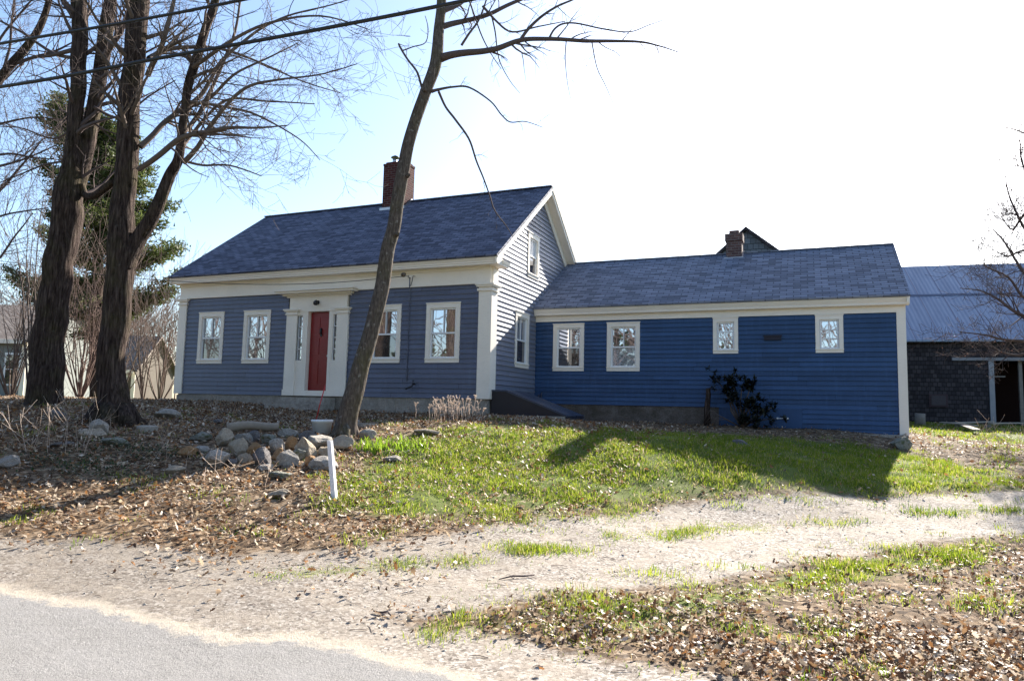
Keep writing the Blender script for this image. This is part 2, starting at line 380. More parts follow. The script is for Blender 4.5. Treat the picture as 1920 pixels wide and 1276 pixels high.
def axis(a, b, st, lo_, hi_, g=1.25):
    c = list(np.arange(a, b+1e-6, st)); s_ = st; x = a
    L_ = []
    while x > lo_: s_ *= g; x -= s_; L_.append(x)
    s_ = st; x = b; H_ = []
    while x < hi_: s_ *= g; x += s_; H_.append(x)
    return np.array(L_[::-1]+c+H_)
xs = axis(-12, 15, .085, -900, 900); ys = axis(-13.5, 4.5, .085, -900, 1500)
GX, GY = np.meshgrid(xs, ys)
def smooth01(d, w): return np.clip(d/w*.5+.5, 0, 1)
def masks(X, Y):
    r = smooth01(sdf(ROADP, X, Y), .5)
    g = smooth01(sdf(DRIVEP, X, Y), .5)
    lawn = smooth01(sdf(LAWNP, X, Y), 1.2)
    st = np.zeros(X.shape)
    for p in STRIPS: st = np.maximum(st, smooth01(sdf(p, X, Y), .3))
    fr = smooth01(sdf(FRONTG, X, Y), .6)
    behind = ((Y > 5) | (Y < -18)).astype(float)
    other = (Y > -9) & (X > 9.4)
    gr = np.maximum.reduce([lawn, st*.85, fr*.62, behind*.7, other*.35*(1-g)])
    return r, g, gr, st
near = (np.abs(GX) < 40) & (np.abs(GY) < 40)
mr = np.zeros(GX.shape); mg = np.zeros(GX.shape); mgr = np.full(GX.shape, .7); mst = np.zeros(GX.shape)
a_, b_, c_, d_ = masks(GX[near], GY[near]); mr[near] = a_; mg[near] = b_; mgr[near] = c_; mst[near] = d_
fy = ~near; mr[fy] = smooth01(np.minimum(GY[fy]+17.5, -11.8-GY[fy]), .5)
GZ = hz(GX, GY).reshape(GX.shape)
# soft bumps where the litter lies, ruts pressed into the drive
for blob in (gp((160,1095),(260,1090),(330,1108),(300,1122),(200,1108)), gp((440,1160),(560,1158),(640,1180),(650,1205),(600,1212),(560,1185)), gp((700,1215),(800,1235),(900,1262),(860,1270),(760,1245))):
    bz = (np.abs(GX-blob[0][0]) < 4) & (np.abs(GY-blob[0][1]) < 3); mr[bz] = np.where(mr[bz] < .5, np.maximum(mr[bz], .49*smooth01(sdf(blob, GX[bz], GY[bz]), .18)), mr[bz])
ruf = (1-mr)*(1-mg*.8)
nz = np.array([noise.noise(Vector((float(x)*3.1, float(y)*3.1, 0)))+.5*noise.noise(Vector((float(x)*8, float(y)*8, 3))) for x, y in zip(GX[near], GY[near])])
tmp = np.zeros(GX.shape); tmp[near] = nz; GZ = GZ+tmp*.028*ruf
def mk_ground():
    m = Mat('ground_surface', .95, .12); a = m.node('ShaderNodeAttribute'); a.attribute_name = 'mask'
    sp = m.node('ShaderNodeSeparateColor'); m.L.new(a.outputs['Color'], sp.inputs[0])
    v = m.tc('Object'); n1 = m.noise(v, 2.2, 6, .65); n2 = m.noise(v, 11, 5, .7); n3 = m.noise(v, 70, 3, .8); n4 = m.noise(v, 190, 2, .9)
    vo = m.node('ShaderNodeTexVoronoi'); vo.inputs['Scale'].default_value = 16; m.L.new(v, vo.inputs['Vector'])
    vs = m.node('ShaderNodeSeparateColor'); m.L.new(vo.outputs['Color'], vs.inputs[0])
    litter = m.ramp(vs.outputs[0], [(0., (.05, .032, .02)), (.3, (.12, .078, .045)), (.65, (.22, .15, .09)), (1., (.38, .29, .20))])
    litter = m.mix(m.ramp(n2, [(.35, .7), (.6, 0.)]), litter, (.055, .038, .026))
    vg = m.node('ShaderNodeTexVoronoi'); vg.inputs['Scale'].default_value = 48; m.L.new(v, vg.inputs['Vector'])
    vgs = m.node('ShaderNodeSeparateColor'); m.L.new(vg.outputs['Color'], vgs.inputs[0])
    grav = m.ramp(vgs.outputs[0], [(0., (.10, .085, .07)), (.25, (.23, .20, .17)), (.6, (.33, .29, .25)), (1., (.52, .48, .43))])
    grav = m.mix(m.ramp(n1, [(.42, .0), (.62, .7)]), grav, (.37, .32, .26))
    grav = m.mix(m.ramp(n2, [(.50, 0.), (.72, .65)]), grav, (.17, .13, .10))
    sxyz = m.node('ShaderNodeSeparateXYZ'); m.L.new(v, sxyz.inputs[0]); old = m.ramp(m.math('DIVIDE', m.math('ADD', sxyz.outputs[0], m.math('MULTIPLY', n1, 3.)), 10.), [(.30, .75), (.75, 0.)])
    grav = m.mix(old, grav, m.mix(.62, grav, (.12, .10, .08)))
    asph = m.ramp(n4, [(.36, (.075, .072, .068)), (.48, (.20, .19, .18)), (.62, (.37, .355, .335))])
    asph = m.mix(m.ramp(n1, [(.4, 0.), (.7, .35)]), asph, (.30, .29, .28))
    vc = m.node('ShaderNodeTexVoronoi'); vc.feature = 'DISTANCE_TO_EDGE'; vc.inputs['Scale'].default_value = .55
    dist = m.node('ShaderNodeMix', data_type='VECTOR'); dist.inputs[0].default_value = .12; m.L.new(v, dist.inputs[4]); m.L.new(m.noise(v, 3, 4, .6, 1), dist.inputs[5]); m.L.new(dist.outputs[1], vc.inputs['Vector'])
    
    turf = m.mix(n2, (.05, .085, .012), (.15, .19, .035)); turf = m.mix(m.ramp(n3, [(.45, 0.), (.7, .6)]), turf, (.16, .11, .07))
    jit = m.math('MULTIPLY', m.math('SUBTRACT', n2, .5), .55); jit2 = m.math('MULTIPLY', m.math('SUBTRACT', n1, .5), .6); J = m.math('ADD', jit, jit2)
    def th(ch, lo_, hi_): return m.ramp(m.math('ADD', ch, J), [(lo_, 0.), (hi_, 1.)])
    c = m.mix(th(sp.outputs[2], .42, .62), litter, turf)
    c2 = m.mix(th(sp.outputs[1], .40, .60), c, grav)
    c2 = m.mix(m.math('MULTIPLY', th(sp.outputs[2], .55, .8), .7), c2, turf)
    roadm = m.ramp(m.math('ADD', sp.outputs[0], m.math('MULTIPLY', J, .35)), [(.47, 0.), (.53, 1.)])
    sandm = m.ramp(m.math('ADD', sp.outputs[0], m.math('MULTIPLY', J, .6)), [(.36, 0.), (.48, .75), (.53, .75), (.60, 0.)])
    sand = m.mix(n4, (.34, .29, .225), (.54, .48, .39))
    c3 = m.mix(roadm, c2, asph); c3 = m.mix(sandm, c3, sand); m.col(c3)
    h = m.math('ADD', m.math('MULTIPLY', n3, .5), m.math('ADD', m.math('MULTIPLY', n4, .3), m.math('MULTIPLY', n2, .8)))
    m.bump(h, .75, .018); return m.m
GROUND = mk_ground()
def sheet(name, sel):
    ny, nx = GX.shape
    idx = np.arange(nx*ny).reshape(ny, nx)
    q = np.stack([idx[:-1, :-1], idx[:-1, 1:], idx[1:, 1:], idx[1:, :-1]], -1)[sel]
    used, inv = np.unique(q, return_inverse=True); inv = inv.reshape(q.shape)
    vv = np.stack([GX.ravel()[used], GY.ravel()[used], GZ.ravel()[used]], -1)
    me = bpy.data.meshes.new(name); me.vertices.add(len(vv)); me.vertices.foreach_set('co', vv.ravel())
    me.loops.add(inv.size); me.loops.foreach_set('vertex_index', inv.ravel())
    me.polygons.add(len(inv)); me.polygons.foreach_set('loop_start', np.arange(0, inv.size, 4)); me.polygons.foreach_set('use_smooth', np.ones(len(inv), bool))
    me.update(calc_edges=True)
    at_ = me.color_attributes.new('mask', 'FLOAT_COLOR', 'POINT')
    cc = np.stack([mr.ravel()[used], mg.ravel()[used], mgr.ravel()[used], np.ones(len(used))], -1); at_.data.foreach_set('color', cc.ravel())
    me.materials.append(GROUND); o = bpy.data.objects.new(name, me); COL.objects.link(o); tag(o, kind='structure'); return o
cen = lambda A: (A[:-1, :-1]+A[1:, 1:])/2
isroad = cen(mr) > .5; isdrive = (~isroad) & (cen(mg) > .5)
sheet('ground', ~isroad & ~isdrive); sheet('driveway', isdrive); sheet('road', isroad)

# ------------------------------------------------------------------ farmhouse
house = empty('farmhouse', (0, 0, -.4), 'blue clapboard farmhouse with white trim, red front door and a long low side wing', 'house')
EXP = .122
def courses(mb, segs, z0, z1, exp, plane, yoff, axis='x', lap=.02):
    """wedge shaped clapboards; segs(za, zb) gives the intervals to cover"""
    k = 0; z = z0
    while z < z1-1e-4:
        zb = min(z+exp, z1)
        cuts = []
        for (a, b) in segs(z, zb):
            c_ = a; 
            while b-c_ > 2.2:
                e_ = c_+random.uniform(1.0, 3.4)
                if b-e_ < .5: break
                cuts.append((c_, e_-.002)); c_ = e_+.002
            cuts.append((c_, b))
        lap0 = lap
        for (a, b) in cuts:
            lap = lap0*random.uniform(.84, 1.1)
            if b-a < .02: continue
            o_, t_ = lap, .004
            if axis == 'x':
                y = plane
                mb.poly([(a, y-o_, z), (b, y-o_, z), (b, y-t_, zb), (a, y-t_, zb)]); mb.poly([(a, y, z), (b, y, z), (b, y-o_, z), (a, y-o_, z)])
            else:
                x = plane
                mb.poly([(x+o_, a, z), (x+o_, b, z), (x+t_, b, zb), (x+t_, a, zb)]); mb.poly([(x, a, z), (x, b, z), (x+o_, b, z), (x+o_, a, z)])
        z = zb; k += 1; lap = lap0
def sub(iv, holes, z, zb):
    out = [iv]
    for (a, b, c, d) in holes:
        if zb > c+1e-4 and z < d-1e-4:
            n = []
            for (p, q) in out:
                if b <= p or a >= q: n.append((p, q))
                else:
                    if a > p: n.append((p, a))
                    if b < q: n.append((b, q))
            out = n
    return out
CW = .115   # casing width
WT, WB = 2.339, .869
main_w = [(-9.332, -8.38), (-7.64, -6.69), (-3.43, -2.48), (-1.747, -.80)]
MX0, MX1, MD = -10.12, 0.0, 6.81
MP = .735; EZ = 3.36; RY, RZ = 3.406, 6.124
# front wall
mb = MB()
holes = [(a+CW-.01, b-CW+.01, WB+CW, WT-CW) for a, b in main_w]+[(-6.09, -4.07, -1, 2.8)]
courses(mb, lambda z, zb: sub((MX0+.1, MX1-.1), holes, z, zb), 0, 2.80, EXP, 0, 0, lap=.028)
# gable wall
def gz_at(z): # interval in y at height z under the main roof soffit
    zz = max(z-3.40, 0); return (zz/MP+.0, MD-zz/MP)
gh = [(1.52+CW-.01, 2.48-CW+.01, .861+CW, 2.32-CW), (2.30+CW-.01, 3.14-CW+.01, 3.385+CW, 4.615-CW)]
def gseg(z, zb):
    a, b = gz_at(zb); a = max(a, .05)
    return sub((a, b), gh, z, zb)
courses(mb, gseg, 0, 5.9, EXP, 0, 0, 'y', lap=.03)
courses(mb, lambda z, zb: [(max(gz_at(zb)[0], .1), gz_at(zb)[1])], 0, 5.9, EXP, MX0, 0, 'y') if False else None
# plain left and back walls
mb.poly([(MX0, MD, 0), (MX0, 0, 0), (MX0, 0, 3.61), (MX0, MD/2, 6.10), (MX0, MD, 3.61)]); mb.poly([(0, MD, 0), (MX0, MD, 0), (MX0, MD, 3.61), (0, MD, 3.61)])
mb.build('wall', BLUE, house)
mb = MB(); mb.box(MX0+.04, -.015, .012, MD-.02, -.9, -.03, 'td')
mb.box(MX0+.1, -.05, .012, MD-.1, -.03, -.002, 'td')
mb.build('foundation', CONC, house)
# inner dark volume so that nothing is seen through
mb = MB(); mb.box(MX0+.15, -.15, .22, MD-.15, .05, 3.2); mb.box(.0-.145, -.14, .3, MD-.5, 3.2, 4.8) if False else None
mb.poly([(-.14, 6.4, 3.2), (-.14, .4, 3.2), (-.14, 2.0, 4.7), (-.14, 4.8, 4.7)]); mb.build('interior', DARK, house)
# frieze and eaves
mb = MB(); mb.box(MX0-.0, -.002, -.045, .02, 2.78, 3.20); mb.box(MX0-.0, .0, -.065, -.045, 2.78, 2.83); mb.box(MX0, .0, -.075, -.045, 3.13, 3.20)
mb.build('frieze', WHITE, house)
mb = MB()
mb.prism([(-.02, 3.20), (-.30, 3.20), (-.30, 3.235), (-.315, 3.25), (-.315, 3.275), (-.355, 3.34), (-.355, 3.352), (-.02, 3.59)], MX0-.12, .285, 'x')
# short return on the gable and returned corner block
mb.prism([(.0, 3.20), (.30, 3.20), (.30, 3.235), (.315, 3.25), (.335, 3.33), (.0, 3.33)], -.02, .38, 'y')
mb.poly([(0, .0, 3.33), (.335, .0, 3.33), (.335, .38, 3.33), (0, .38, 3.50)])
mb.build('eave_cornice', WHITE, house)
# roof slabs
def slab(mb, x0, x1, ya, za, yb, zb, th=.05, ):
    n = Vector((0, -(zb-za), yb-ya)).normalized()*th
    if n.z < 0: n = -n
    A = [(x0, ya, za), (x1, ya, za), (x1, yb, zb), (x0, yb, zb)]; B = [(p[0], p[1]+n.y, p[2]+n.z) for p in A]
    if yb > ya: mb.poly(B); mb.poly(A[::-1])
    else: mb.poly([B[1], B[0], B[3], B[2]]); mb.poly(A)
    for i in range(4):
        j = (i+1) % 4; mb.poly([A[i], A[j], B[j], B[i]])
mb = MB(); slab(mb, MX0-.14, .31, -.375, 3.355, RY, 3.355+MP*(RY+.375)); slab(mb, MX0-.14, .31, MD+.375, 3.355, RY+.001, 3.355+MP*(RY+.374))
mb.box(MX0-.13, .30, RY-.09, RY+.09, RZ+.055, RZ+.085)
roof = mb.build('roof', ROOF, house)
# rake trim, both sides of both gables
for s_, xa, xb in ((1, .245, .295), (-1, MX0-.125, MX0-.075)):
    mb = MB()
    for d in (0, 1):
        f = (lambda y: y) if d == 0 else (lambda y: MD-y)
        def rk(y, dz): return (f(y), 3.355+MP*(y+.375)+dz)
        prof = [rk(-.36, -.155), rk(-.36, -.002), rk(RY, -.002), rk(RY, -.175)]
        if d == 1: prof = prof[::-1]
        mb.prism([(p[0], p[1]) for p in prof], xa, xb, 'x')
        # frieze board against the wall and soffit
        xw0, xw1 = (.022, .05) if s_ == 1 else (MX0-.05, MX0-.01)
        prof = [rk(.02 if d == 0 else .02, -.40), rk(.02, -.17), rk(RY, -.17), rk(RY, -.42)]
        if d == 1: prof = prof[::-1]
        mb.prism(prof, xw0, xw1, 'x')
        q0, q1 = rk(-.30, -.16), rk(RY, -.165)
        a_, b_ = (.0, .25) if s_ == 1 else (MX0-.08, MX0)
        mb.poly([(a_, q0[0], q0[1]), (b_, q0[0], q0[1]), (b_, q1[0], q1[1]), (a_, q1[0], q1[1])])
        if s_ == 1:
            prof = [rk(-.36, -.05), rk(-.36, -.003), rk(RY, -.003), rk(RY, -.05)]
            mb.prism(prof if d == 0 else prof[::-1], .295, .32, 'x')
    mb.build('rake_trim', WHITE, house)
# corner pilasters
def pilaster(x0, x1, side=True):
    m_ = MB()
    if side: m_.box(x0, .045, -.05, .29, 0.0, 2.60)
    else: m_.box(x0, x1, -.05, .02, 0.0, 2.60)
    o = m_.build('corner_pilaster', WHITE, house)
    c = MB()
    for (g, za, zb) in ((.035, 2.60, 2.66), (.0, 2.66, 2.70), (.05, 2.70, 2.74), (.075, 2.74, 2.78)):
        if side: c.box(x0-g, .045+g, -.05-g, .29+g, za, zb)
        else: c.box(x0-g, x1+g, -.05-g, .02, za, zb)
    if side: c.box(-.20, .05, .02, .30, 2.78, 3.20)
    c.build('capital', WHITE, o)
pilaster(-.30, 0); pilaster(MX0-.02, MX0+.28, False)

def window(parent, a, b, z0, z1, plane, axis='x', kind='dh', mats=(None, None), cw=CW, back=.14):
    """casing > sash, pane ; (a,b) along the wall, outer casing size"""
    def bx(m_, p, q, d0, d1, za, zb):    # d measured outwards from the wall plane
        if axis == 'x': m_.box(p, q, plane-d1, plane-d0, za, zb)
        else: m_.box(plane+d0, plane+d1, p, q, za, zb)
    m_ = MB()
    bx(m_, a, a+cw, -.10, .035, z0+cw, z1-cw); bx(m_, b-cw, b, -.10, .035, z0+cw, z1-cw)
    bx(m_, a, b, -.10, .037, z1-cw, z1); bx(m_, a, b, -.10, .037, z0, z0+cw)
    bx(m_, a-.012, b+.012, .0, .052, z1, z1+.025); bx(m_, a-.006, b+.006, .037, .055, z0+cw-.03, z0+cw)
    if kind == 'dh':   # plugs that cover the old screw holes
        pass
    o = m_.build('window', WHITE, parent)
    ia, ib, ja, jb = a+cw, b-cw, z0+cw, z1-cw; st = .038; mid = (ja+jb)/2
    s_ = MB()
    bx(s_, ia, ia+st, -.05, -.005, ja+st, jb-st); bx(s_, ib-st, ib, -.05, -.005, ja+st, jb-st); bx(s_, ia, ib, -.05, -.004, ja, ja+st); bx(s_, ia, ib, -.05, -.004, jb-st, jb)
    if kind == 'dh':
        bx(s_, ia+st, ib-st, -.05, .0, mid-.02, mid+.02)
        c = (ia+ib)/2; bx(s_, c-.009, c+.009, -.04, -.01, mid+.02, jb-st)
    elif kind == 'six':
        c = (ia+ib)/2; bx(s_, c-.011, c+.011, -.04, -.01, ja+st, jb-st)
        for k in (1, 2):
            zz = ja+st+(jb-ja-2*st)*k/3; bx(s_, ia+st, c-.011, -.04, -.011, zz-.011, zz+.011); bx(s_, c+.011, ib-st, -.04, -.011, zz-.011, zz+.011)
    s_.build('sash', SASH, o)
    up_, low = mats
    g = MB(); bx(g, ia+.01, ib-.01, -.07, -.055 if kind == 'six' else -.045, mid if kind == 'dh' else ja+.01, jb-.01); g.build('pane', up_, o)
    if kind == 'dh':
        g = MB(); bx(g, ia+.01, ib-.01, -.075, -.04, ja+.01, mid); g.build('pane', low, o)
    return o
WARM = mk_glass('glass_over_cream_curtain', (.27, .21, .17), 3.5, .30, lo=.25)
window(house, *main_w[0], WB, WT, 0, mats=(GLASS, SCREEN)); window(house, *main_w[1], WB, WT, 0, mats=(GLASS, WARM))
window(house, *main_w[2], WB, WT, 0, mats=(GLASS, SCREEN)); window(house, *main_w[3], WB, WT, 0, mats=(GLASS, WARM))
window(house, 1.52, 2.48, .861, 2.32, 0, 'y', mats=(GLASS, SCREEN))
window(house, 2.30, 3.14, 3.385, 4.615, 0, 'y', mats=(mk_glass('glass_over_white_shade', (.75, .75, .78), 2, .3, lo=.9), SCREEN))

# door and its surround
sr = MB()
DL, DR_, DT = -5.40, -4.70, 2.25
sr.box(-6.09+.04, DL-.48, -.03, .15, .0, .95); sr.box(DR_+.32, -4.07, -.03, .15, .0, .95)
# fascia above, mullions, base panels
sr.box(-6.03, -4.13, -.045, .13, DT+.01, 2.70)
for a, b in ((DL-.10, DL), (DR_, DR_+.09)): sr.box(a, b, -.035, .15, 0, DT+.01)
sr.box(DL-.48, DL-.10, -.03, .13, .1, .95); sr.box(DR_+.09, DR_+.32, -.03, .13, .1, .95)
sr.box(DL-.48, DL-.10, -.03, .13, 2.16, DT+.01); sr.box(DR_+.09, DR_+.32, -.03, .13, 2.16, DT+.01)
sr.box(DL-.48, DL-.34, -.03, .13, .95, 2.16); sr.box(DR_+.28, DR_+.32, -.03, .13, .95, 2.16)
sr.box(DL-.17, DL-.10, -.03, .13, .95, 2.16); sr.box(DR_+.09, DR_+.13, -.03, .13, .95, 2.16)
sr.box(DL-.7, DR_+.32, -.07, -.035, .0, .14)
su = sr.build('door_surround', WHITE, house)
for a, b in ((-6.09, -5.74), (-4.42, -4.07)):
    m_ = MB(); m_.box(a, b, -.075, .02, .0, 2.18)
    for g, za, zb in ((.03, 2.18, 2.22), (.015, 2.22, 2.27), (.05, 2.27, 2.30), (.075, 2.30, 2.335)): m_.box(a-g, b+g, -.075-g, .02, za, zb)
    m_.box(a-.02, b+.02, -.095, -.075, .0, .16)
    m_.build('pilaster', WHITE, su)
m_ = MB()
for g, za, zb in ((.02, 2.66, 2.70), (.10, 2.70, 2.745), (.22, 2.745, 2.80), (.27, 2.80, 2.84)): m_.box(-6.11-g, -4.05+g, -.05-g, .02, za, zb)
m_.build('head_cornice', WHITE, su)
for a, b, mm in ((DL-.34, DL-.17, GLASS), (DR_+.13, DR_+.28, SCREEN)):
    m_ = MB(); m_.box(a, b, .03, .06, .95, 2.16); sl_ = m_.build('sidelight', mm, house)
    m_ = MB()
    for k in (1, 2, 3): zz = .95+k*1.21/4; m_.box(a, b, .0, .03, zz-.012, zz+.012)
    m_.box(a, a+.015, .0, .03, .95, 2.16); m_.box(b-.015, b, .0, .03, .95, 2.16); m_.build('muntin', SASH, sl_)
m_ = MB(); m_.box(DL, DR_, .10, .15, .14, DT)
for a, b in ((DL+.09, DL+.31), (DL+.39, DR_-.09)):
    for za, zb in ((.32, .95), (1.12, 1.55), (1.65, 2.12)):
        m_.box(a, b, .088, .10, za, zb)
door = m_.build('front_door', RED, house)
m_ = MB(); m_.tube([(-5.03, .085, 1.66), (-5.03, .06, 1.70), (-5.03, .06, 1.78), (-5.03, .085, 1.81)], [.02, .028, .03, .02], 8); m_.box(-5.06, -5.0, .075, .088, 1.60, 1.66); m_.build('door_knocker', BLACKM, door)
m_ = MB(); m_.tube([(-4.77, .10, 1.07), (-4.77, .05, 1.07)], [.015, .03], 8); m_.build('door_handle', STEEL, door)
m_ = MB(); m_.box(DL, DR_, -.02, .10, .0, .14); m_.build('threshold', WOODG, house)
# lamp
m_ = MB(); cx_, cz_ = -5.08, 2.50
m_.tube([(cx_, -.045, cz_), (cx_, -.07, cz_)], [.055, .05], 12); m_.tube([(cx_, -.07, cz_+.02), (cx_, -.13, cz_+.05), (cx_, -.15, cz_+.0)], .012, 6)
m_.tube([(cx_, -.15, cz_+.04), (cx_, -.15, cz_+.0), (cx_, -.15, cz_-.06), (cx_, -.15, cz_-.09)], [.02, .06, .065, .03], 12)
m_.build('porch_lamp', BLACKM, house)
# chimney
m_ = MB(); c0, c1 = -5.22, -4.42
m_.box(c0, c1, 3.0, 3.55, 5.2, 7.30); m_.box(c0-.012, c1+.012, 2.988, 3.562, 7.30, 7.36); m_.box(c0+.05, c1-.05, 3.05, 3.50, 7.36, 7.42)
ch = m_.build('chimney', BRICK, house)
m_ = MB(); m_.tube([(-5.0, 3.28, 7.42), (-5.0, 3.28, 7.60)], .07, 12); m_.build('flue_pipe', STEEL, ch)
m_ = MB(); m_.tube([(-5.0, 3.3, 7.635), (-5.0, 3.3, 7.66), (-5.0, 3.3, 7.72)], [.14, .13, .02], 12); m_.build('flue_cap', BLACKM, ch)
m_ = MB(); m_.prism([(2.94, 5.80), (2.94, 5.90), (RY, RZ+.16), (3.60, 6.05), (3.60, 5.75)], c1+.001, c1+.035, 'x'); m_.box(c0-.05, c1+.05, 2.93, 3.0, 5.76, 5.93); m_.build('flashing', STEEL, ch)

# ---- wing
WX1, WY, WD = 9.08, 3.03, 5.28
WP = .6266
mb = MB()
wwin = [(.544, 1.429, .836, 2.119), (2.068, 2.954, .836, 2.119), (4.818, 5.423, 1.28, 2.171), (7.192, 7.798, 1.28, 2.171)]
wh = [(a+.10, b-.10, c+.10, d-.10) for a, b, c, d in wwin]
WE = .113
courses(mb, lambda z, zb: sub((0.02, WX1-.1), wh, z, zb), -.06, 2.22, WE, WY, 0, lap=.03)
courses(mb, lambda z, zb: [(4.95, WX1-.1)], -.06-5*WE, -.06, WE, WY, 0, lap=.03)
mb.poly([(WX1, WY, -.7), (WX1, WY+WD, -.7), (WX1, WY+WD, 2.67), (WX1, WY+WD/2, 4.32), (WX1, WY, 2.67)])
mb.poly([(WX1, WY+WD, -.7), (0, WY+WD, -.7), (0, WY+WD, 2.67), (WX1, WY+WD, 2.67)])
mb.build('wing_wall', WING_BLUE, house)
mb = MB(); mb.box(.02, 8.9, WY+.01, WY+.3, -1.0, -.045); mb.build('wing_foundation', mk_stone('dark_wing_foundation', (.09, .075, .06), (.20, .17, .15), 3), house)
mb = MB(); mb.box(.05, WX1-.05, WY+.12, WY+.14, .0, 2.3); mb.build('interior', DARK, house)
mb = MB(); mb.box(.0+.022, WX1+.02, WY-.045, WY+.01, 2.20, 2.36)
mb.prism([(WY, 2.36), (WY-.16, 2.36), (WY-.17, 2.38), (WY-.17, 2.41), (WY-.215, 2.50), (WY-.215, 2.53), (WY, 2.64)], .022, WX1+.09, 'x')
mb.build('wing_eave', WHITE, house)
mb = MB(); mb.box(WX1-.17, WX1+.018, WY-.04, WY+.02, -.62, 2.20); mb.box(WX1-.0, WX1+.02, WY+.02, WY+.16, -.62, 2.36); mb.build('corner_board', WHITE, house)
WRY, WRZ = 5.667, 4.34
mb = MB(); slab(mb, .0, WX1+.10, WY-.25, 2.53, WRY, 2.53+WP*(WRY-WY+.25)); slab(mb, .0, WX1+.10, WRY*2-WY+.25, 2.53, WRY+.001, 2.53+WP*(WRY-WY+.249))
mb.box(.0, WX1+.09, WRY-.08, WRY+.08, WRZ+.03, WRZ+.06)
mb.build('wing_roof', WROOF, house)
mb = MB()
prof = [(WY-.23, 2.40), (WY-.23, 2.53), (WRY, WRZ-.005), (2*WRY-WY+.23, 2.53), (2*WRY-WY+.23, 2.40), (WRY, WRZ-.15)]
mb.prism(prof, WX1+.03, WX1+.08, 'x'); mb.build('wing_rake', WHITE, house)
window(house, *wwin[0][:2], *wwin[0][2:], WY, mats=(GLASS, SCREEN), cw=.105); window(house, *wwin[1][:2], *wwin[1][2:], WY, mats=(GLASS, LACE), cw=.105)
window(house, *wwin[2][:2], *wwin[2][2:], WY, kind='six', mats=(GLASS, None), cw=.095); window(house, *wwin[3][:2], *wwin[3][2:], WY, kind='six', mats=(GLASS, None), cw=.095)
m_ = MB(); m_.box(4.90, 5.33, 5.45, 5.88, 4.0, 4.86); m_.box(4.87, 5.36, 5.42, 5.91, 4.72, 4.93); m_.box(4.98, 5.25, 5.52, 5.8, 4.93, 5.04)
wc = m_.build('wing_chimney', BRICK2, house)
m_ = MB(); m_.prism([(5.35, 4.10), (5.35, 4.19), (WRY, WRZ+.10), (5.95, 4.16), (5.95, 4.06)], 5.331, 5.37, 'x'); m_.box(4.85, 5.38, 5.36, 5.45, 4.08, 4.22); m_.build('flashing', STEEL, wc)
m_ = MB(); m_.box(6.03, 6.43, WY-.06, WY-.02, 1.60, 1.70); m_.box(6.01, 6.45, WY-.075, WY-.06, 1.69, 1.72); m_.build('wall_vent', plain('dark_vent', (.02, .02, .035)), house)
m_ = MB(); m_.box(5.0, 6.86, WY-.045, WY-.022, -.56, -.08); m_.box(4.98, 6.88, WY-.05, WY-.022, -.08, -.055)
hd = m_.build('access_hatch', WING_BLUE, house)
m_ = MB(); m_.tube([(6.32, WY-.055, -.30), (6.55, WY-.055, -.30)], .012, 6); m_.tube([(6.32, WY-.04, -.30), (6.32, WY-.07, -.30)], .025, 8); m_.tube([(6.55, WY-.04, -.30), (6.55, WY-.07, -.30)], .025, 8); m_.build('latch', SASH, hd)
for xx, zt in ((-.02+.02, 0), ):
    pass
for xx, zt in ((.16, .16), (.24, .22)):
    m_ = MB(); m_.tube([(xx, WY-.06, -.25), (xx, WY-.06, zt), (xx, WY-.03, zt+.02)], .022, 8); m_.build('wall_pipe', plain('painted_pipe', (.06, .06, .085)), house)
m_ = MB(); m_.tube([(-2.02, -.02, .34), (-2.02, -.12, .34), (-2.02, -.14, .28), (-2.14, -.14, .24), (-2.2, -.12, .22)], [.02, .022, .02, .018, .03], 8); m_.tube([(-2.02, -.1, .34), (-2.02, -.1, .42)], .012, 6); m_.tube([(-2.02, -.1, .42), (-2.02, -.1, .43)], .035, 8); m_.build('outdoor_tap', BLACKM, house)
# bulkhead
m_ = MB(); m_.prism([(.03, -.36), (2.02, -.42), (1.92, -.36), (.42, .185), (.03, .185)], .10, 1.30, 'y'); bk = m_.build('cellar_bulkhead', BULK, house)
for ya, yb in ((.08, .68), (.72, 1.32)):
    m_ = MB(); m_.prism([(.40, .187), (1.96, -.38), (1.98, -.345), (.42, .225), (.01, .225), (.01, .187)], ya, yb, 'y'); m_.build('sloping_door', BULKT, bk)
m_ = MB(); m_.box(.0, 1.9, .06, 1.34, -.75, -.362); m_.build('bulkhead_base', CONC, bk)
# service wire bracket and conduit on the front
m_ = MB(); m_.tube([(-2.24, -.05, 3.02), (-2.24, -.16, 3.02)], .012, 6); m_.tube([(-2.10, -.05, 3.05), (-2.10, -.14, 3.05), (-2.13, -.14, 2.90), (-2.2, -.09, 2.80)], .009, 6); m_.build('cable_bracket', BLACKM, house)
m_ = MB(); m_.tube([(-2.24, -.07, 3.02), (-2.24, -.07, 2.80), (-2.24, -.03, 2.7), (-2.24, -.03, .42)], .013, 6); m_.build('conduit', BLUE, house)

# steps
m_ = MB(); m_.box(-5.75, -4.35, -.55, -.08, -.42, -.05); m_.box(-5.9, -4.2, -.95, -.55, -.45, -.22); tag(m_.build('stone_step', STG), 'grey granite step in front of the red front door', 'step')

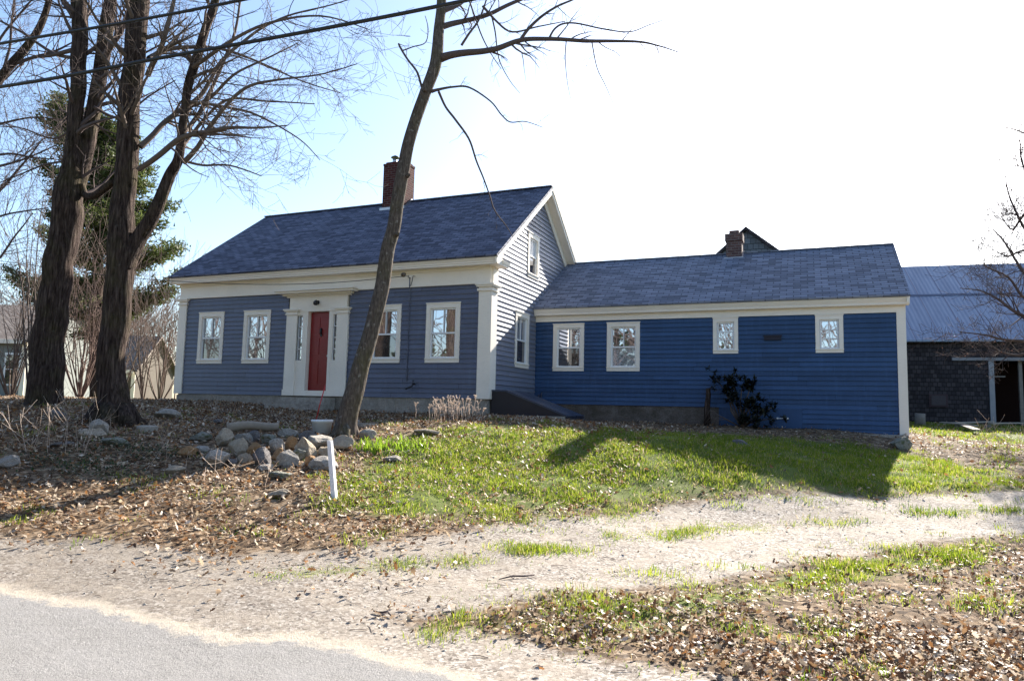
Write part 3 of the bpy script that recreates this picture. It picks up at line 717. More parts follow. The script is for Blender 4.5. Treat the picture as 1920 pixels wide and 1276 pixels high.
# ------------------------------------------------------------------ trees
def polyline(spec, d, dd=0.0):
    """spec rows (px, py, radius px[, depth offset])"""
    P_, Rr = [], []
    for q in spec:
        dep = d+(q[3] if len(q) > 3 else 0); P_.append(at(q[0], q[1], dep)); Rr.append(q[2]/ppm(dep)*float(ray(q[0], q[1])@Fv))
    return P_, Rr
def refine(P_, Rr, n=4, wob=.0):
    P_ = [Vector([float(c) for c in p]) for p in P_]; out, ro = [], []
    for i in range(len(P_)-1):
        p0 = P_[max(i-1, 0)]; p1 = P_[i]; p2 = P_[i+1]; p3 = P_[min(i+2, len(P_)-1)]
        for k in range(n):
            t = k/n; t2, t3 = t*t, t*t*t
            q = .5*((2*p1)+(-p0+p2)*t+(2*p0-5*p1+4*p2-p3)*t2+(-p0+3*p1-3*p2+p3)*t3)
            r = Rr[i]*(1-t)+Rr[i+1]*t
            if wob: q = q+Vector((noise.noise(q*1.7), noise.noise(q*1.7+Vector((9, 0, 0))), 0))*wob*r
            out.append(q); ro.append(r)
    out.append(P_[-1]); ro.append(Rr[-1]); return out, ro
def twig(mb, p, d, L, r, lev, up=.15, ratio=.55, nseg=5, kids=4, wig=.28, droop=0., rmin=.0022):
    pts = [p.copy()]; rad = [r]; q = p.copy(); dd = d.normalized()
    for i in range(nseg):
        dd = (dd+Vector((random.gauss(0, wig), random.gauss(0, wig), random.gauss(0, wig)+up-droop*(i/nseg)))*.5).normalized()
        q = q+dd*(L/nseg); pts.append(q.copy()); rad.append(max(rmin, r*(1-.8*(i+1)/nseg)))
    mb.tube(pts, rad, 5 if r > .02 else 3, cap=False)
    if lev > 0:
        for k in range(kids):
            f = random.uniform(.2, 1.0); j = min(int(f*nseg), nseg-1); bp = pts[j].lerp(pts[j+1], f*nseg-j)
            t = (pts[j+1]-pts[j]).normalized(); side = t.orthogonal(); side.rotate(__import__('mathutils').Quaternion(t, random.uniform(0, 6.28)))
            nd = (t*random.uniform(.5, 1.0)+side*random.uniform(.5, .95)).normalized()
            twig(mb, bp, nd, L*random.uniform(.38, .68), max(rmin, rad[j]*ratio), lev-1, up, ratio, max(3, nseg-1), kids, wig, droop, rmin)
def shoots(mb, P_, Rr, n, L, lev, f0=.2, up=.2, kids=4, droop=0., rf=.45, bias=None, rmin=.0022, wig=.28):
    for k in range(n):
        f = random.uniform(f0, 1)*(len(P_)-1.001); j = int(f); bp = P_[j].lerp(P_[j+1], f-j)
        t = (P_[j+1]-P_[j]).normalized(); side = t.orthogonal(); side.rotate(__import__('mathutils').Quaternion(t, random.uniform(0, 6.28)))
        nd = t*.7+side*.8
        if bias is not None: nd = nd+bias
        twig(mb, bp, nd.normalized(), L*random.uniform(.6, 1.2), max(rmin, min(Rr[j]*rf, .05)), lev, up, .55, 5, kids, wig, droop, rmin)

# twin-stemmed maple
d = 14.0
ta = empty('maple_tree', at(88, 758, d), 'thick dark maple that forks into two upright stems, at the left by the neighbours', 'tree')
tr = MB(); br = MB()
P_, Rr = refine(*polyline([(78,785,50),(81,765,42),(83,745,37),(90,651,33),(106,525,31),(117,463,31),(124,400,32),(131,355,28),(136,290,18),(140,219,16),(146,157,17),(150,63,17),(148,0,16),(140,-150,13),(130,-400,7)], d), 5, .25)
tr.tube(P_, Rr, 24, bump=.04); PA = (P_, Rr)
P2, R2 = refine(*polyline([(126,420,18,.05),(145,345,20,.1),(160,290,17,.15),(172,219,16,.2),(184,157,16,.2),(198,63,16,.2),(206,0,14,.2),(235,-150,10,.3),(260,-400,5,.4)], d), 5, .25)
tr.tube(P2, R2, 20, bump=.04)
P3, R3 = refine(*polyline([(150,345,10),(160,366,8),(178,366,8,-.6),(198,352,9,-1.1),(214,340,7,-1.4)], d), 4)
tr.tube(P3, R3, 10)
for sp_ in ([(147,45,7),(130,20,6),(115,-5,6),(100,-60,4)], [(152,110,5),(100,100,4,.5),(40,60,3,.8),(-20,30,2,1.)], [(143,92,6),(90,105,4,.5),(50,112,2.5,.8),(10,150,1.2,.8)],
            [(195,110,8),(225,60,7,-.4),(240,20,5,-.6),(250,-40,4,-.8)], [(140,240,3),(100,260,2.5,.6),(40,240,1.5,.8),(0,238,.8,1)], [(135,300,3),(80,310,2.2,.6),(30,330,1.5,.9),(-20,350,.8,1)],
            [(185,150,4),(215,130,3,-.5),(290,90,2,-.9),(380,40,1,-1)], [(175,200,4),(225,220,3,.4),(280,180,2,.6),(330,150,1,.8)]):
    a, b = refine(*polyline(sp_, d), 5, .6); br.tube(a, b, 8, cap=False); shoots(br, a, b, 12, 1.4, 2, .15, .06, 4, rmin=.003)
shoots(br, P_[30:], Rr[30:], 14, 1.5, 2, .0, .15); shoots(br, P2[12:], R2[12:], 12, 1.4, 2, 0, .15)
tr.build('trunk', BARK, ta); br.build('branches', TWIG, ta)

# second maple with the broad right limb
d = 12.5
tb = empty('maple_tree', at(212, 792, d), 'rough maple trunk nearest the house with a heavy limb curving up to the right', 'tree')
tr = MB(); br = MB()
P_, Rr = refine(*polyline([(211,812,50),(212,795,40),(212,765,33),(210,713,28),(214,619,26.5),(222,525,28),(228,463,28),(229,400,24),(233,350,22.5),(240,282,22.5),(244,188,23),(252,125,23),(256,63,23),(261,0,23),(268,-120,18),(275,-400,10)], d), 5, .25)
tr.tube(P_, Rr, 24, bump=.05)
PL, RL = refine(*polyline([(230,500,24),(244,472,20),(260,446,16),(282,416,15),(301,380,14),(320,329,12.5),(336,298,11),(342,251,9.5),(348,204,9.5),(354,157,9.5),(370,110,10),(389,47,9),(404,0,9),(425,-120,8),(450,-350,4)], d), 5, .3)
tr.tube(PL, RL, 14, bump=.1)
for k in range(7):   # roots
    a = k*.9; q = at(209, 800, d)
    tr.tube([q+np.array([math.cos(a)*.18, math.sin(a)*.18, .35]), q+np.array([math.cos(a)*.38, math.sin(a)*.38, .08]), q+np.array([math.cos(a)*.75, math.sin(a)*.75, -.12])], [.16, .13, .05], 8)
for sp_, L in (([(262,275,7),(290,248,6,.2),(320,222,6,.4),(340,204,5,.5),(390,185,4,.6),(440,140,3,.6),(500,110,2,.7),(560,80,1,.8)], 1.2),
            ([(262,318,6),(300,290,6,-.2),(335,262,6,-.3),(380,248,5,-.4),(430,240,4,-.5),(480,240,2.5,-.6),(540,235,1,-.6)], 1.0),
            ([(345,305,6),(372,275,5,-.1),(392,240,5,-.2),(420,205,4,-.3),(460,165,3.5,-.4),(520,150,2.5,-.5),(600,140,1.6,-.5),(670,120,.8,-.5)], 1.1),
            ([(350,200,5),(375,180,5,.2),(400,140,4,.3),(430,100,4,.4),(480,60,3,.5),(540,30,2.2,.6),(620,10,1.5,.6),(700,-15,.8,.6)], 1.2),
            ([(345,250,5),(370,215,5,.6),(400,160,4,.8),(440,60,3,1),(450,0,2.5,1.1),(470,-60,1.5,1.1)], 1.1),
            ([(278,140,7),(305,80,6,-.5),(320,30,5,-.6),(335,-30,4,-.6)], 1.0),
            ([(280,110,6),(320,92,5,.5),(400,90,3.5,.7),(470,110,2.5,.8),(560,150,1.5,.9),(640,175,.8,1)], 1.1),
            ([(360,130,5),(420,85,4,-.6),(500,45,3,-.8),(600,30,2,-.9),(690,55,1,-1)], 1.1),
            ([(340,300,3.5),(380,310,2.5,.3),(430,310,2,.4),(490,330,1,.5)], .8),
            ([(352,190,4),(420,200,3,.3),(480,215,2.3,.5),(560,260,1.3,.6),(600,300,.7,.6)], .9),
            ([(340,290,4),(352,262,3.5,.6),(420,190,3,.9),(500,190,2,1.),(590,195,1,1.)], .9)):
    a, b = refine(*polyline(sp_, d), 5, .8); br.tube(a, b, 8, cap=False); shoots(br, a, b, 14, L*1.15, 2, .15, .0, 3, rmin=.003, wig=.26)
shoots(br, P_[45:], Rr[45:], 14, 1.4, 2, 0, .15); shoots(br, PL[38:], RL[38:], 12, 1.2, 2, 0, .1)
tr.build('trunk', BARK, tb); br.build('branches', TWIGG, tb)

# leaning tree in the middle
d = 12.5
tl = empty('leaning_tree', at(650, 815, d), 'slender grey trunk leaning right across the front of the house beside the stones', 'tree')
tr = MB(); br = MB()
P_, Rr = refine(*polyline([(640,832,32),(647,815,24),(652,785,20),(672,706,17),(701,602,15),(715,540,14),(727,470,13.5),(738,430,13.5),(745,375,13),(758,311,12.8),(767,265,12.3),(781,221,12),(797,175,12),(813,133,13),(820,95,13),(824,44,11),(828,0,10.5),(832,-100,10),(850,-400,4)], d), 5, .12)
tr.tube(P_, Rr, 18, bump=.06)
for px_, py_ in ((748,440),(768,330),(760,515),(800,170)):
    q = Vector(at(px_-4, py_, d-.1)); tr.tube([q, q+Vector((.06, -.05, .0))], [.045, .03], 8)
for sp_, L, n, dr in (([(822,108,10),(845,102,8,-.1),(880,97,7,-.1),(930,92,6,-.2),(975,76,5,-.2),(1020,72,4.5,-.3),(1100,77,4,-.3),(1190,78,2.6,-.4),(1235,86,1.6,-.4),(1272,98,.8,-.5)], .65, 16, .5),
            ([(826,52,7),(850,44,6,.1),(885,36,5,.2),(920,26,4.5,.2),(960,6,4,.3),(1010,-15,3,.4)], .7, 8, .3),
            ([(975,76,4),(990,55,3.6),(1015,32,3),(1045,12,2.4),(1080,-4,2),(1120,-30,1)], .5, 6, .2),
            ([(808,172,4),(822,168,3),(850,163,2.2),(880,164,2),(920,190,1.6),(940,215,1.5),(957,229,1.3),(985,228,1),(1018,239,.5)], .35, 5, .5),
            ([(822,172,3),(835,200,2.5),(855,225,2.5),(878,258,2.3),(893,300,2),(905,330,1.8),(918,365,1.5),(928,395,1.3),(950,425,.9),(962,445,.5)], .4, 6, .5),
            ([(797,182,3),(790,160,2.6),(782,135,2.4),(765,112,2.2),(752,90,2.4),(748,82,2.2)], .3, 2, 0),
            ([(756,95,1.5),(775,88,1.3),(798,80,1.1),(803,55,1),(797,30,.7)], .3, 3, 0),
            ([(1030,72,2.6),(1040,55,2.2),(1055,45,2),(1080,44,1.8),(1130,54,1.6),(1180,60,1.2),(1215,48,.9),(1250,36,.5)], .4, 8, .3),
            ([(865,85,3),(880,62,2.6),(895,42,2.3),(905,20,2),(915,-10,1.5)], .5, 5, .2), ([(1110,78,1.6),(1112,90,1.3),(1120,128,1),(1135,160,.8),(1150,195,.4)], .25, 3, .6),
            ([(1062,78,1.3),(1060,110,1.),(1063,150,.7),(1070,185,.4)], .2, 2, .6), ([(905,12,3),(930,40,2.4),(960,60,2),(1010,50,1.5),(1060,40,.8)], .5, 7, .4), ([(880,0,2),(900,60,1.6),(920,100,1.1),(940,130,.6)], .3, 4, .5), ([(920,25,2),(928,60,1.7),(935,110,1.2),(955,150,.8),(975,175,.4)], .3, 4, .5),
            ([(830,20,7),(870,0,6,.3),(900,-40,5,.4)], .5, 4, .2)):
    a, b = refine(*polyline(sp_, d), 5, .8); br.tube(a, b, 7, cap=False)
    shoots(br, a, b, n, L, 1, .25, .05, 3, dr)
for k in range(5):
    a = k*1.26+.4; q = at(647, 822, d); tr.tube([q+np.array([math.cos(a)*.08, math.sin(a)*.08, .28]), q+np.array([math.cos(a)*.2, math.sin(a)*.2, .05]), q+np.array([math.cos(a)*.42, math.sin(a)*.42, -.1])], [.10, .075, .03], 8)
tr.build('trunk', BARKL, tl); br.build('branches', TWIG, tl)

# tree whose boughs reach in at the far left
tf = empty('bare_tree', at(-130, 770, 15), 'bare tree beyond the left edge reaching a forked bough into the sky', 'tree')
tr = MB(); br = MB()
P_, Rr = refine(*polyline([(-140,800,40),(-130,700,32),(-120,500,28),(-100,350,24),(-60,240,16),(-25,190,12),(0,148,10),(30,112,10),(60,75,9),(80,40,8),(92,0,7),(100,-60,5),(110,-200,3)], 15), 4, .3); tr.tube(P_, Rr, 14, bump=.1)
for sp_ in ([(20,122,5),(60,108,4),(100,98,3),(135,80,1.5)], [(5,140,4),(18,90,3),(22,40,3),(28,-20,2)], [(-60,240,6),(0,232,3),(60,220,2),(120,225,1)], [(-100,350,6),(-30,320,4),(40,300,2.4),(110,270,1.2)], [(-100,380,6),(-20,370,4),(40,310,2.5),(80,260,1.2)], [(-110,450,6),(-40,420,3.5),(20,400,2.2),(90,390,1.2)], [(-60,240,6),(-20,120,4),(10,60,3),(60,0,2)], [(-110,500,5),(-20,500,3),(30,440,2),(60,400,1)], [(-90,330,5),(0,290,3),(60,295,2),(120,300,.9)]):
    a, b = refine(*polyline(sp_, 15), 5, .8); br.tube(a, b, 7, cap=False); shoots(br, a, b, 11, 1.2, 2, .2, .02, 3)
tr.build('trunk', BARK, tf); br.build('branches', TWIG, tf)

# tree at the right edge
tg = empty('bare_tree', at(1985, 800, 17), 'budding small tree at the right edge in front of the barn', 'tree')
tr = MB(); br = MB()
P_, Rr = refine(*polyline([(1990,830,16),(1985,700,13),(1975,600,11),(1965,500,9),(1960,400,7),(1965,300,5),(1975,200,3)], 17), 4, .4); tr.tube(P_, Rr, 10)
for sp_ in ([(1975,620,7),(1935,600,5),(1900,582,3.5),(1870,560,2.5),(1840,545,1.5),(1800,540,.8)], [(1970,560,6),(1930,520,4),(1905,490,3),(1880,450,2),(1862,430,1)], [(1965,480,5),(1930,440,3.5),(1905,400,2.5),(1890,360,1.5),(1885,330,.8)],
            [(1975,650,5),(1930,640,3.5),(1880,636,2.5),(1850,628,1.8),(1800,622,1)], [(1962,420,4),(1935,350,3),(1915,300,2),(1912,260,1)], [(1965,300,3),(1930,255,2),(1885,238,1)], [(1970,540,5),(1925,560,3.4),(1890,520,2.4),(1850,500,1.4),(1845,490,.8)], [(1975,600,5),(1925,660,3),(1880,660,2),(1850,640,1)],
            [(1965,500,4),(1925,470,3),(1890,480,2),(1860,480,1)], [(1962,440,4),(1925,400,3),(1900,430,2),(1880,410,1)]):
    a, b = refine(*polyline(sp_, 17), 5, 1.); br.tube(a, b, 7, cap=False); shoots(br, a, b, 16, .85, 2, .15, .12, 4, rmin=.0035)
bud = MB()
for i in range(0, len(br.v)-1, 7):
    if random.random() < .10:
        q = Vector(br.v[i]); s_ = random.uniform(.01, .022); u = Vector((random.gauss(0, 1), random.gauss(0, 1), random.gauss(0, 1))).normalized()*s_; w_ = u.orthogonal().normalized()*s_
        bud.poly([q-u, q+w_, q+u, q-w_])
tr.build('trunk', TWIG, tg); br.build('branches', TWIG, tg); tag(bud.build('buds', mk_foliage('reddish_buds', (.16, .09, .07)), tg), kind='stuff')

# pine behind
dp = 30.
tp = empty('pine_tree', at(185, 745, dp), 'yellow-green white pine standing behind the two maple trunks', 'tree')
tr = MB(); cr = MB()
P_, Rr = refine(*polyline([(180,755,14),(182,600,12),(184,450,10),(186,330,6),(190,230,3)], dp), 5, .4); tr.tube(P_, Rr, 9)
def needles(mb, p, n, s_, L=.16):
    for _ in range(n):
        q = p+Vector((random.gauss(0, s_), random.gauss(0, s_), random.gauss(0, s_*.45)))
        u = Vector((random.gauss(0, 1), random.gauss(0, 1), random.gauss(.5, .6))).normalized(); w_ = u.orthogonal(); w_.rotate(__import__('mathutils').Quaternion(u, random.uniform(0, 6.28))); w_ = w_.normalized()*.04
        l_ = random.uniform(.5, 1.2)*L; mb.poly([q-w_, q+u*l_, q+w_])
for k in range(96):
    f = random.uniform(.22, 1.); q = P_[min(int(f*(len(P_)-1)), len(P_)-1)]; a = random.uniform(0, 6.28)
    L = random.uniform(1.5, 3.9)*(1.15-.6*f); dd = Vector((math.cos(a), math.sin(a), random.uniform(-.05, .3)))
    pts = [q+dd*L*t+Vector((0, 0, .35*L*t*t-.1*L*t)) for t in (0, .25, .5, .75, 1)]; tr.tube(pts, [.05, .04, .03, .02, .01], 4, cap=False)
    for t in np.arange(.3, 1.02, .075):
        b_ = q+dd*L*t+Vector((0, 0, .35*L*t*t-.1*L*t)); sd_ = dd.cross(Vector((0, 0, 1))).normalized()
        for s2 in (-1, 1, 0):
            if random.random() < .25: continue
            e = b_+sd_*s2*random.uniform(.2, .8)*(1.15-t*.6)+Vector((0, 0, random.uniform(-.05, .15))); needles(cr, e, 34, .2, .26)
tr.build('trunk', BARK, tp); cr.build('crown', PINEM, tp)

# bare shrubs and saplings in the background on the left
def shrub(px, py, dist, n, h, spread, label, cat='shrub', mat=None, lev=2, name='bare_shrub', group=None, r=.02, kids=4, up=.25):
    base = at(px, py, dist); base[2] = min(base[2], hz1(base[0], base[1])+.05)
    root = empty(name, base, label, cat, group); m_ = MB()
    for k in range(n):
        a = random.uniform(0, 6.28); s_ = random.uniform(0, spread)
        dd = Vector((math.cos(a)*s_, math.sin(a)*s_, 1)).normalized(); p0 = Vector([float(c) for c in base])+Vector((math.cos(a)*.15*s_, math.sin(a)*.15*s_, -.1))
        twig(m_, p0, dd, h*random.uniform(.7, 1.1), r, lev, up, .55, 7, kids, .16, 0., .0035*max(1, dist/18))
    m_.build('stems', mat or TWIGP, root); return root
shrub(62, 745, 17, 9, 4.6, .25, 'tall pale multi-stemmed sapling left of the forked maple', 'tree', TWIGG, 2, 'bare_sapling', None, .028, 4)
shrub(150, 745, 24, 26, 4.6, .55, 'dense brown bare shrub seen between the two maple trunks', mat=TWIGP, r=.024)
shrub(268, 740, 27, 8, 4.3, .45, 'spreading bare shrub with grey stems just left of the house corner', mat=TWIGG, r=.03)
shrub(300, 738, 30, 18, 4.6, .6, 'thicket shrub with reddish twigs against the left corner of the house', mat=TWIGP, r=.025)
shrub(20, 745, 26, 14, 5.0, .5, 'bare shrub at the far left beside the grey neighbour house', mat=TWIGG, r=.03)
shrub(225, 742, 36, 16, 5.5, .5, 'distant bare shrub in front of the tan neighbour house', mat=TWIGP, r=.03)
# distant wood behind everything: one mass of bare crowns
m_ = MB()
for k in range(150):
    px_ = random.uniform(-250, 345); dist = random.uniform(60, 110); b_ = at(px_, 748, dist); b_[2] = hz1(b_[0], b_[1])
    q = Vector([float(c) for c in b_]); hgt = random.uniform(5, 10)
    twig(m_, q, Vector((0, 0, 1)), hgt, .12, 2, .3, .5, 6, 7, .12, 0, .018)
tag(m_.build('distant_wood', TWIGP), 'distant belt of bare brown trees on the left horizon', 'wood', kind='stuff')

m_ = MB(); rs = random.getstate()
for k in range(46):
    x_ = random.uniform(-46, 24); y_ = random.uniform(-44, -27); q = Vector((x_, y_, -1.9)); hgt = random.uniform(7, 13)
    twig(m_, q, Vector((random.gauss(0, .08), 0, 1)), hgt, random.uniform(.14, .3), 2, .3, .5, 6, 9, .12, 0, .025)
tag(m_.build('wood_across_road', TWIG), 'bare wood on the other side of the road', 'wood', kind='stuff')
m_ = MB()
for k in range(9000):
    x_ = random.uniform(-50, 28); t = random.random(); hgt = 5.5+2.5*math.sin(x_*.45)+2*math.sin(x_*1.3+1); q = Vector((x_+random.gauss(0, .8), random.uniform(-50, -40), -1.9+random.random()**.8*hgt))
    u = Vector((random.gauss(0, 1), random.gauss(0, 1), random.gauss(0, .6))).normalized(); leafpoly(m_, q, u, u.orthogonal().normalized(), random.uniform(.6, 1.2), .35)
tag(m_.build('undergrowth_across_road', PINEM), 'dark undergrowth on the other side of the road', 'undergrowth', kind='stuff')
# ------------------------------------------------------------------ overhead cables
def cable(name, px_pts, r, label, mat=BLACKM, group=None, parent=None):
    P_ = [Vector([float(c) for c in at(a, b, dd)]) for a, b, dd in px_pts]; P_, _ = refine(P_, [r]*len(P_), 6)
    m_ = MB(); m_.tube(P_, r, 8); o = m_.build(name, mat); tag(o, label, 'cable', group); return o
cable('overhead_cable', [(-500,168,12.5),(0,82,10.5),(225,44,10),(450,1,9.5),(900,-95,8.8),(1500,-230,8.4)], .022, 'upper black overhead cable crossing the top left corner', group='overhead cables along the road')
cable('overhead_cable', [(-500,230,12.5),(0,163,10.5),(300,109,9.8),(600,55,9.2),(880,0,8.8),(1500,-130,8.4)], .026, 'lower thick overhead cable passing in front of the leaning tree', group='overhead cables along the road')
cable('service_cable', [(-300,455,22),(0,489,19.5),(180,514,18.5),(330,527,18.2),(480,533,17.6),(620,530,17.),(767,517,16.7)], .008, 'thin service wire running in from the left to a bracket on the front frieze')

# ------------------------------------------------------------------ stones, log, post and oddments
def rock(px, py, wp, hp, mat, label, cat='stone', name='fieldstone', seed=None, flat=None, sink=.38, rot=None, group='stones of the tumbled garden wall', ang=.35, dd=0.):
    g = pg(px, py+hp*.45); dist = fdist(g); W = 1.14*wp/ppm(dist); H = 1.12*hp/ppm(dist)
    bm = bmesh.new(); bmesh.ops.create_icosphere(bm, subdivisions=4, radius=1)
    sd_ = Vector((px*.37, py*.21, seed or 0)); planes = []
    rn = random.Random(int(px*13+py*7))
    for _ in range(13):
        n_ = Vector((rn.gauss(0, 1), rn.gauss(0, 1), rn.gauss(0, 1))).normalized(); planes.append((n_, rn.uniform(.48, .88)))
    for v in bm.verts:
        c = v.co.copy()
        for n_, o_ in planes:
            k = c.dot(n_)
            if k > o_: c -= n_*(k-o_)*.95
        c *= 1+.10*noise.noise(c*1.8+sd_)+.04*noise.noise(c*5+sd_)+.015*noise.noise(c*14+sd_); v.co = c
    me = bpy.data.meshes.new(name); bm.to_mesh(me); bm.free(); me.materials.append(mat)
    o = bpy.data.objects.new(name, me); COL.objects.link(o); D = W*rn.uniform(.7, 1.0)
    dp_ = np.array([HF[0], HF[1]])*D*.3
    o.scale = (W/2*1.08, D/2, H/2*1.25); o.location = (float(g[0]+dp_[0]), float(g[1]+dp_[1]), float(hz1(g[0]+dp_[0], g[1]+dp_[1])+H*.5*(1-sink)+dd))
    o.rotation_euler = (rn.uniform(-.1, .1), rn.uniform(-.12, .12) if rot is None else rot, YAW+rn.uniform(-ang, ang)); tag(o, label, cat, group); return o
rocks = [
 (12,868,36,20,STG,'grey stone half cut off at the left edge of the bank'),
 (100,778,34,16,STD,'small dark stone just right of the forked maple base'),
 (105,835,40,10,STD,'flat dark stone low in the litter below the forked maple'),
 (165,812,52,20,STT,'pale flat stone below the pointed slab at left'),
 (183,802,34,26,STG,'pointed grey slab tilted up beside the rough maple'),
 (208,828,44,14,STM,'low mossy stone below the rough maple roots'),
 (300,776,46,18,STG,'round grey stone in the shade right of the rough maple'),
 (405,790,30,10,STD,'small dark stone behind the long log'),
 (375,820,44,22,STM,'flat-topped mossy stone at the left end of the log'),
 (415,822,34,30,STT,'wedge-shaped tan stone against the left end of the log'),
 (345,847,34,17,STO,'brown stone low at the left end of the pile'),
 (374,843,28,12,STG,'small grey stone next to the brown one at the left end of the pile'),
 (398,862,52,30,STG,'angular split stone with one pale face at the lower left of the pile'),
 (442,840,30,34,STT,'upright tan stone in the middle left of the pile'),
 (470,818,26,22,STD,'dark round stone resting under the log'),
 (474,842,26,28,STO,'orange-brown stone beside the upright tan stone'),
 (486,858,36,34,STD,'smooth dark cobble in the middle of the pile'),
 (500,826,34,18,STM,'mossy stone behind the cobbles near the log'),
 (516,838,32,28,STG,'round grey cobble in the upper middle of the pile'),
 (533,862,44,30,STG,'broad grey stone at the front middle of the pile'),
 (545,832,26,24,STO,'rusty upright stone in the right half of the pile'),
 (572,842,40,36,STT,'rounded stone between the rusty one and the white post'),
 (596,828,50,24,STG,'large slab-topped grey boulder at the right of the pile'),
 (600,868,50,30,STG,'flat blue-grey stone beside the white post'),
 (638,832,38,24,STT,'smooth pale stone at the foot of the leaning tree'),
 (688,816,28,18,STG,'grey stone right of the leaning tree'),
 (518,893,44,16,STM,'sunken mossy stone in front of the pile'),
 (515,928,40,15,STT,'pale flat flagstone lying in the litter in front of the pile'),
 (322,882,36,14,STT,'half buried tan stone in the leaves left of the pile'),
 (800,812,46,12,STT,'low pinkish stone on the mound right of the leaning tree'),
 (732,862,36,10,STG,'flat broken grey rock at the edge of the lawn'),
 (455,858,26,20,STT,'small tan stone wedged low between the split stone and the dark cobble'),
 (556,850,30,24,STM,'mossy block behind the broad grey stone at the front'),
 (520,853,24,20,STO,'small rusty stone between two grey cobbles at the front'),
 (575,820,30,20,STD,'dark flat stone at the back right of the pile'),
 (455,822,28,18,STG,'grey stone tucked against the front of the log'),
 (612,848,30,22,STT,'tan stone just above the top of the white post'),
 (432,866,24,14,STD,'small dark stone at the lower left edge of the pile'),
 (580,866,28,18,STO,'brownish stone at the front right of the pile'),
 (498,878,26,14,STG,'low grey stone below the smooth dark cobble'),
 (538,812,34,16,STG,'long grey slab along the back of the pile'),
]
for r_ in rocks: rock(*r_)
rock(1700,832,38,26,STM,'mossy boulder at the right foot of the wing', name='boulder', group=None)
rock(1392,830,30,10,STD,'dark stone in the shadow under the evergreen bush', group=None)
m_ = MB(); q0, q1 = pg(425, 812), pg(520, 810)
q0[2] += .10; q1[2] += .10
P_, Rr = refine([q0, q0*.6+q1*.4+np.array([0, 0, .04]), q0*.2+q1*.8, q1], [.085, .08, .075, .07], 4, .5); m_.tube(P_, Rr, 12, bump=.08)
tag(m_.build('fallen_log', LOGM), 'bare grey log lying along the top of the stone pile', 'log')
# signpost stump
pb = Vector([float(c) for c in pg(630, 936)]); m_ = MB(); hgt = .72
lean = Vector((-.15, .02, 0))
def quadpost(m_, base, top, s0, s1, ang=.5):
    A = []; B = []
    for k in range(4):
        a = ang+k*math.pi/2; A.append(base+Vector((math.cos(a)*s0, math.sin(a)*s0, 0))); B.append(top+Vector((math.cos(a)*s1, math.sin(a)*s1, 0)))
    for k in range(4): m_.poly([A[k], A[(k+1) % 4], B[(k+1) % 4], B[k]])
    m_.poly(B); m_.poly(A[::-1])
quadpost(m_, pb+Vector((0, 0, -.15)), pb+lean+Vector((0, 0, hgt)), .044, .038, .95)
post = m_.build('post', POSTW); tag(post, 'short white painted wooden post standing in the leaves before the stone pile', 'post')
# white bucket lid / tub beside the leaning tree and a second pale slab on its other side
g = pg(603, 811); m_ = MB(); gx, gy, gz = [float(c) for c in g]
m_.tube([(gx, gy, gz-.02), (gx, gy, gz+.19), (gx, gy, gz+.194), (gx, gy, gz+.235)], [.15, .18, .195, .195], 20); tag(m_.build('bucket', plain('white_plastic', (.72, .76, .78), .3, .5)), 'low white plastic tub left of the leaning tree on top of the stones', 'bucket')
g = pg(683, 800); m_ = MB(); gx, gy, gz = [float(c) for c in g]; m_.box(gx-.17, gx+.2, gy-.12, gy+.15, gz-.02, gz+.07); tag(m_.build('stone_slab', STG), 'small squared pale slab right behind the leaning tree', 'slab')
g = pg(276, 806); m_ = MB(); gx, gy, gz = [float(c) for c in g]
for k in range(28):
    a0, a1 = 2*math.pi*k/28, 2*math.pi*(k+1)/28
    for ra, rb, za, zb in ((.17, .17, -.05, .06), (.17, .14, .06, .08), (.14, .08, .08, .07), (.08, .08, .07, .0)):
        m_.poly([(gx+math.cos(a0)*ra, gy+math.sin(a0)*ra, gz+za), (gx+math.cos(a1)*ra, gy+math.sin(a1)*ra, gz+za), (gx+math.cos(a1)*rb, gy+math.sin(a1)*rb, gz+zb), (gx+math.cos(a0)*rb, gy+math.sin(a0)*rb, gz+zb)], sm=True)
m_.poly([(gx+math.cos(2*math.pi*k/28)*.08, gy+math.sin(2*math.pi*k/28)*.08, gz+.002) for k in range(28)])
tag(m_.build('stone_ring', CONC), 'pale round stone ring lying in the shade right of the rough maple', 'stone ring')
# thin red rod
g = pg(590, 792); m_ = MB(); b_ = Vector([float(c) for c in g]); t_ = Vector([float(c) for c in at(610, 722, fdist(g)+.1)])
m_.tube([b_-Vector((0, 0, .1)), b_.lerp(t_, .5), t_], .011, 8); tag(m_.build('driveway_marker', plain('red_fibreglass', (.55, .02, .02), .35, .5)), 'thin red marker rod leaning in front of the doorstep', 'marker rod')

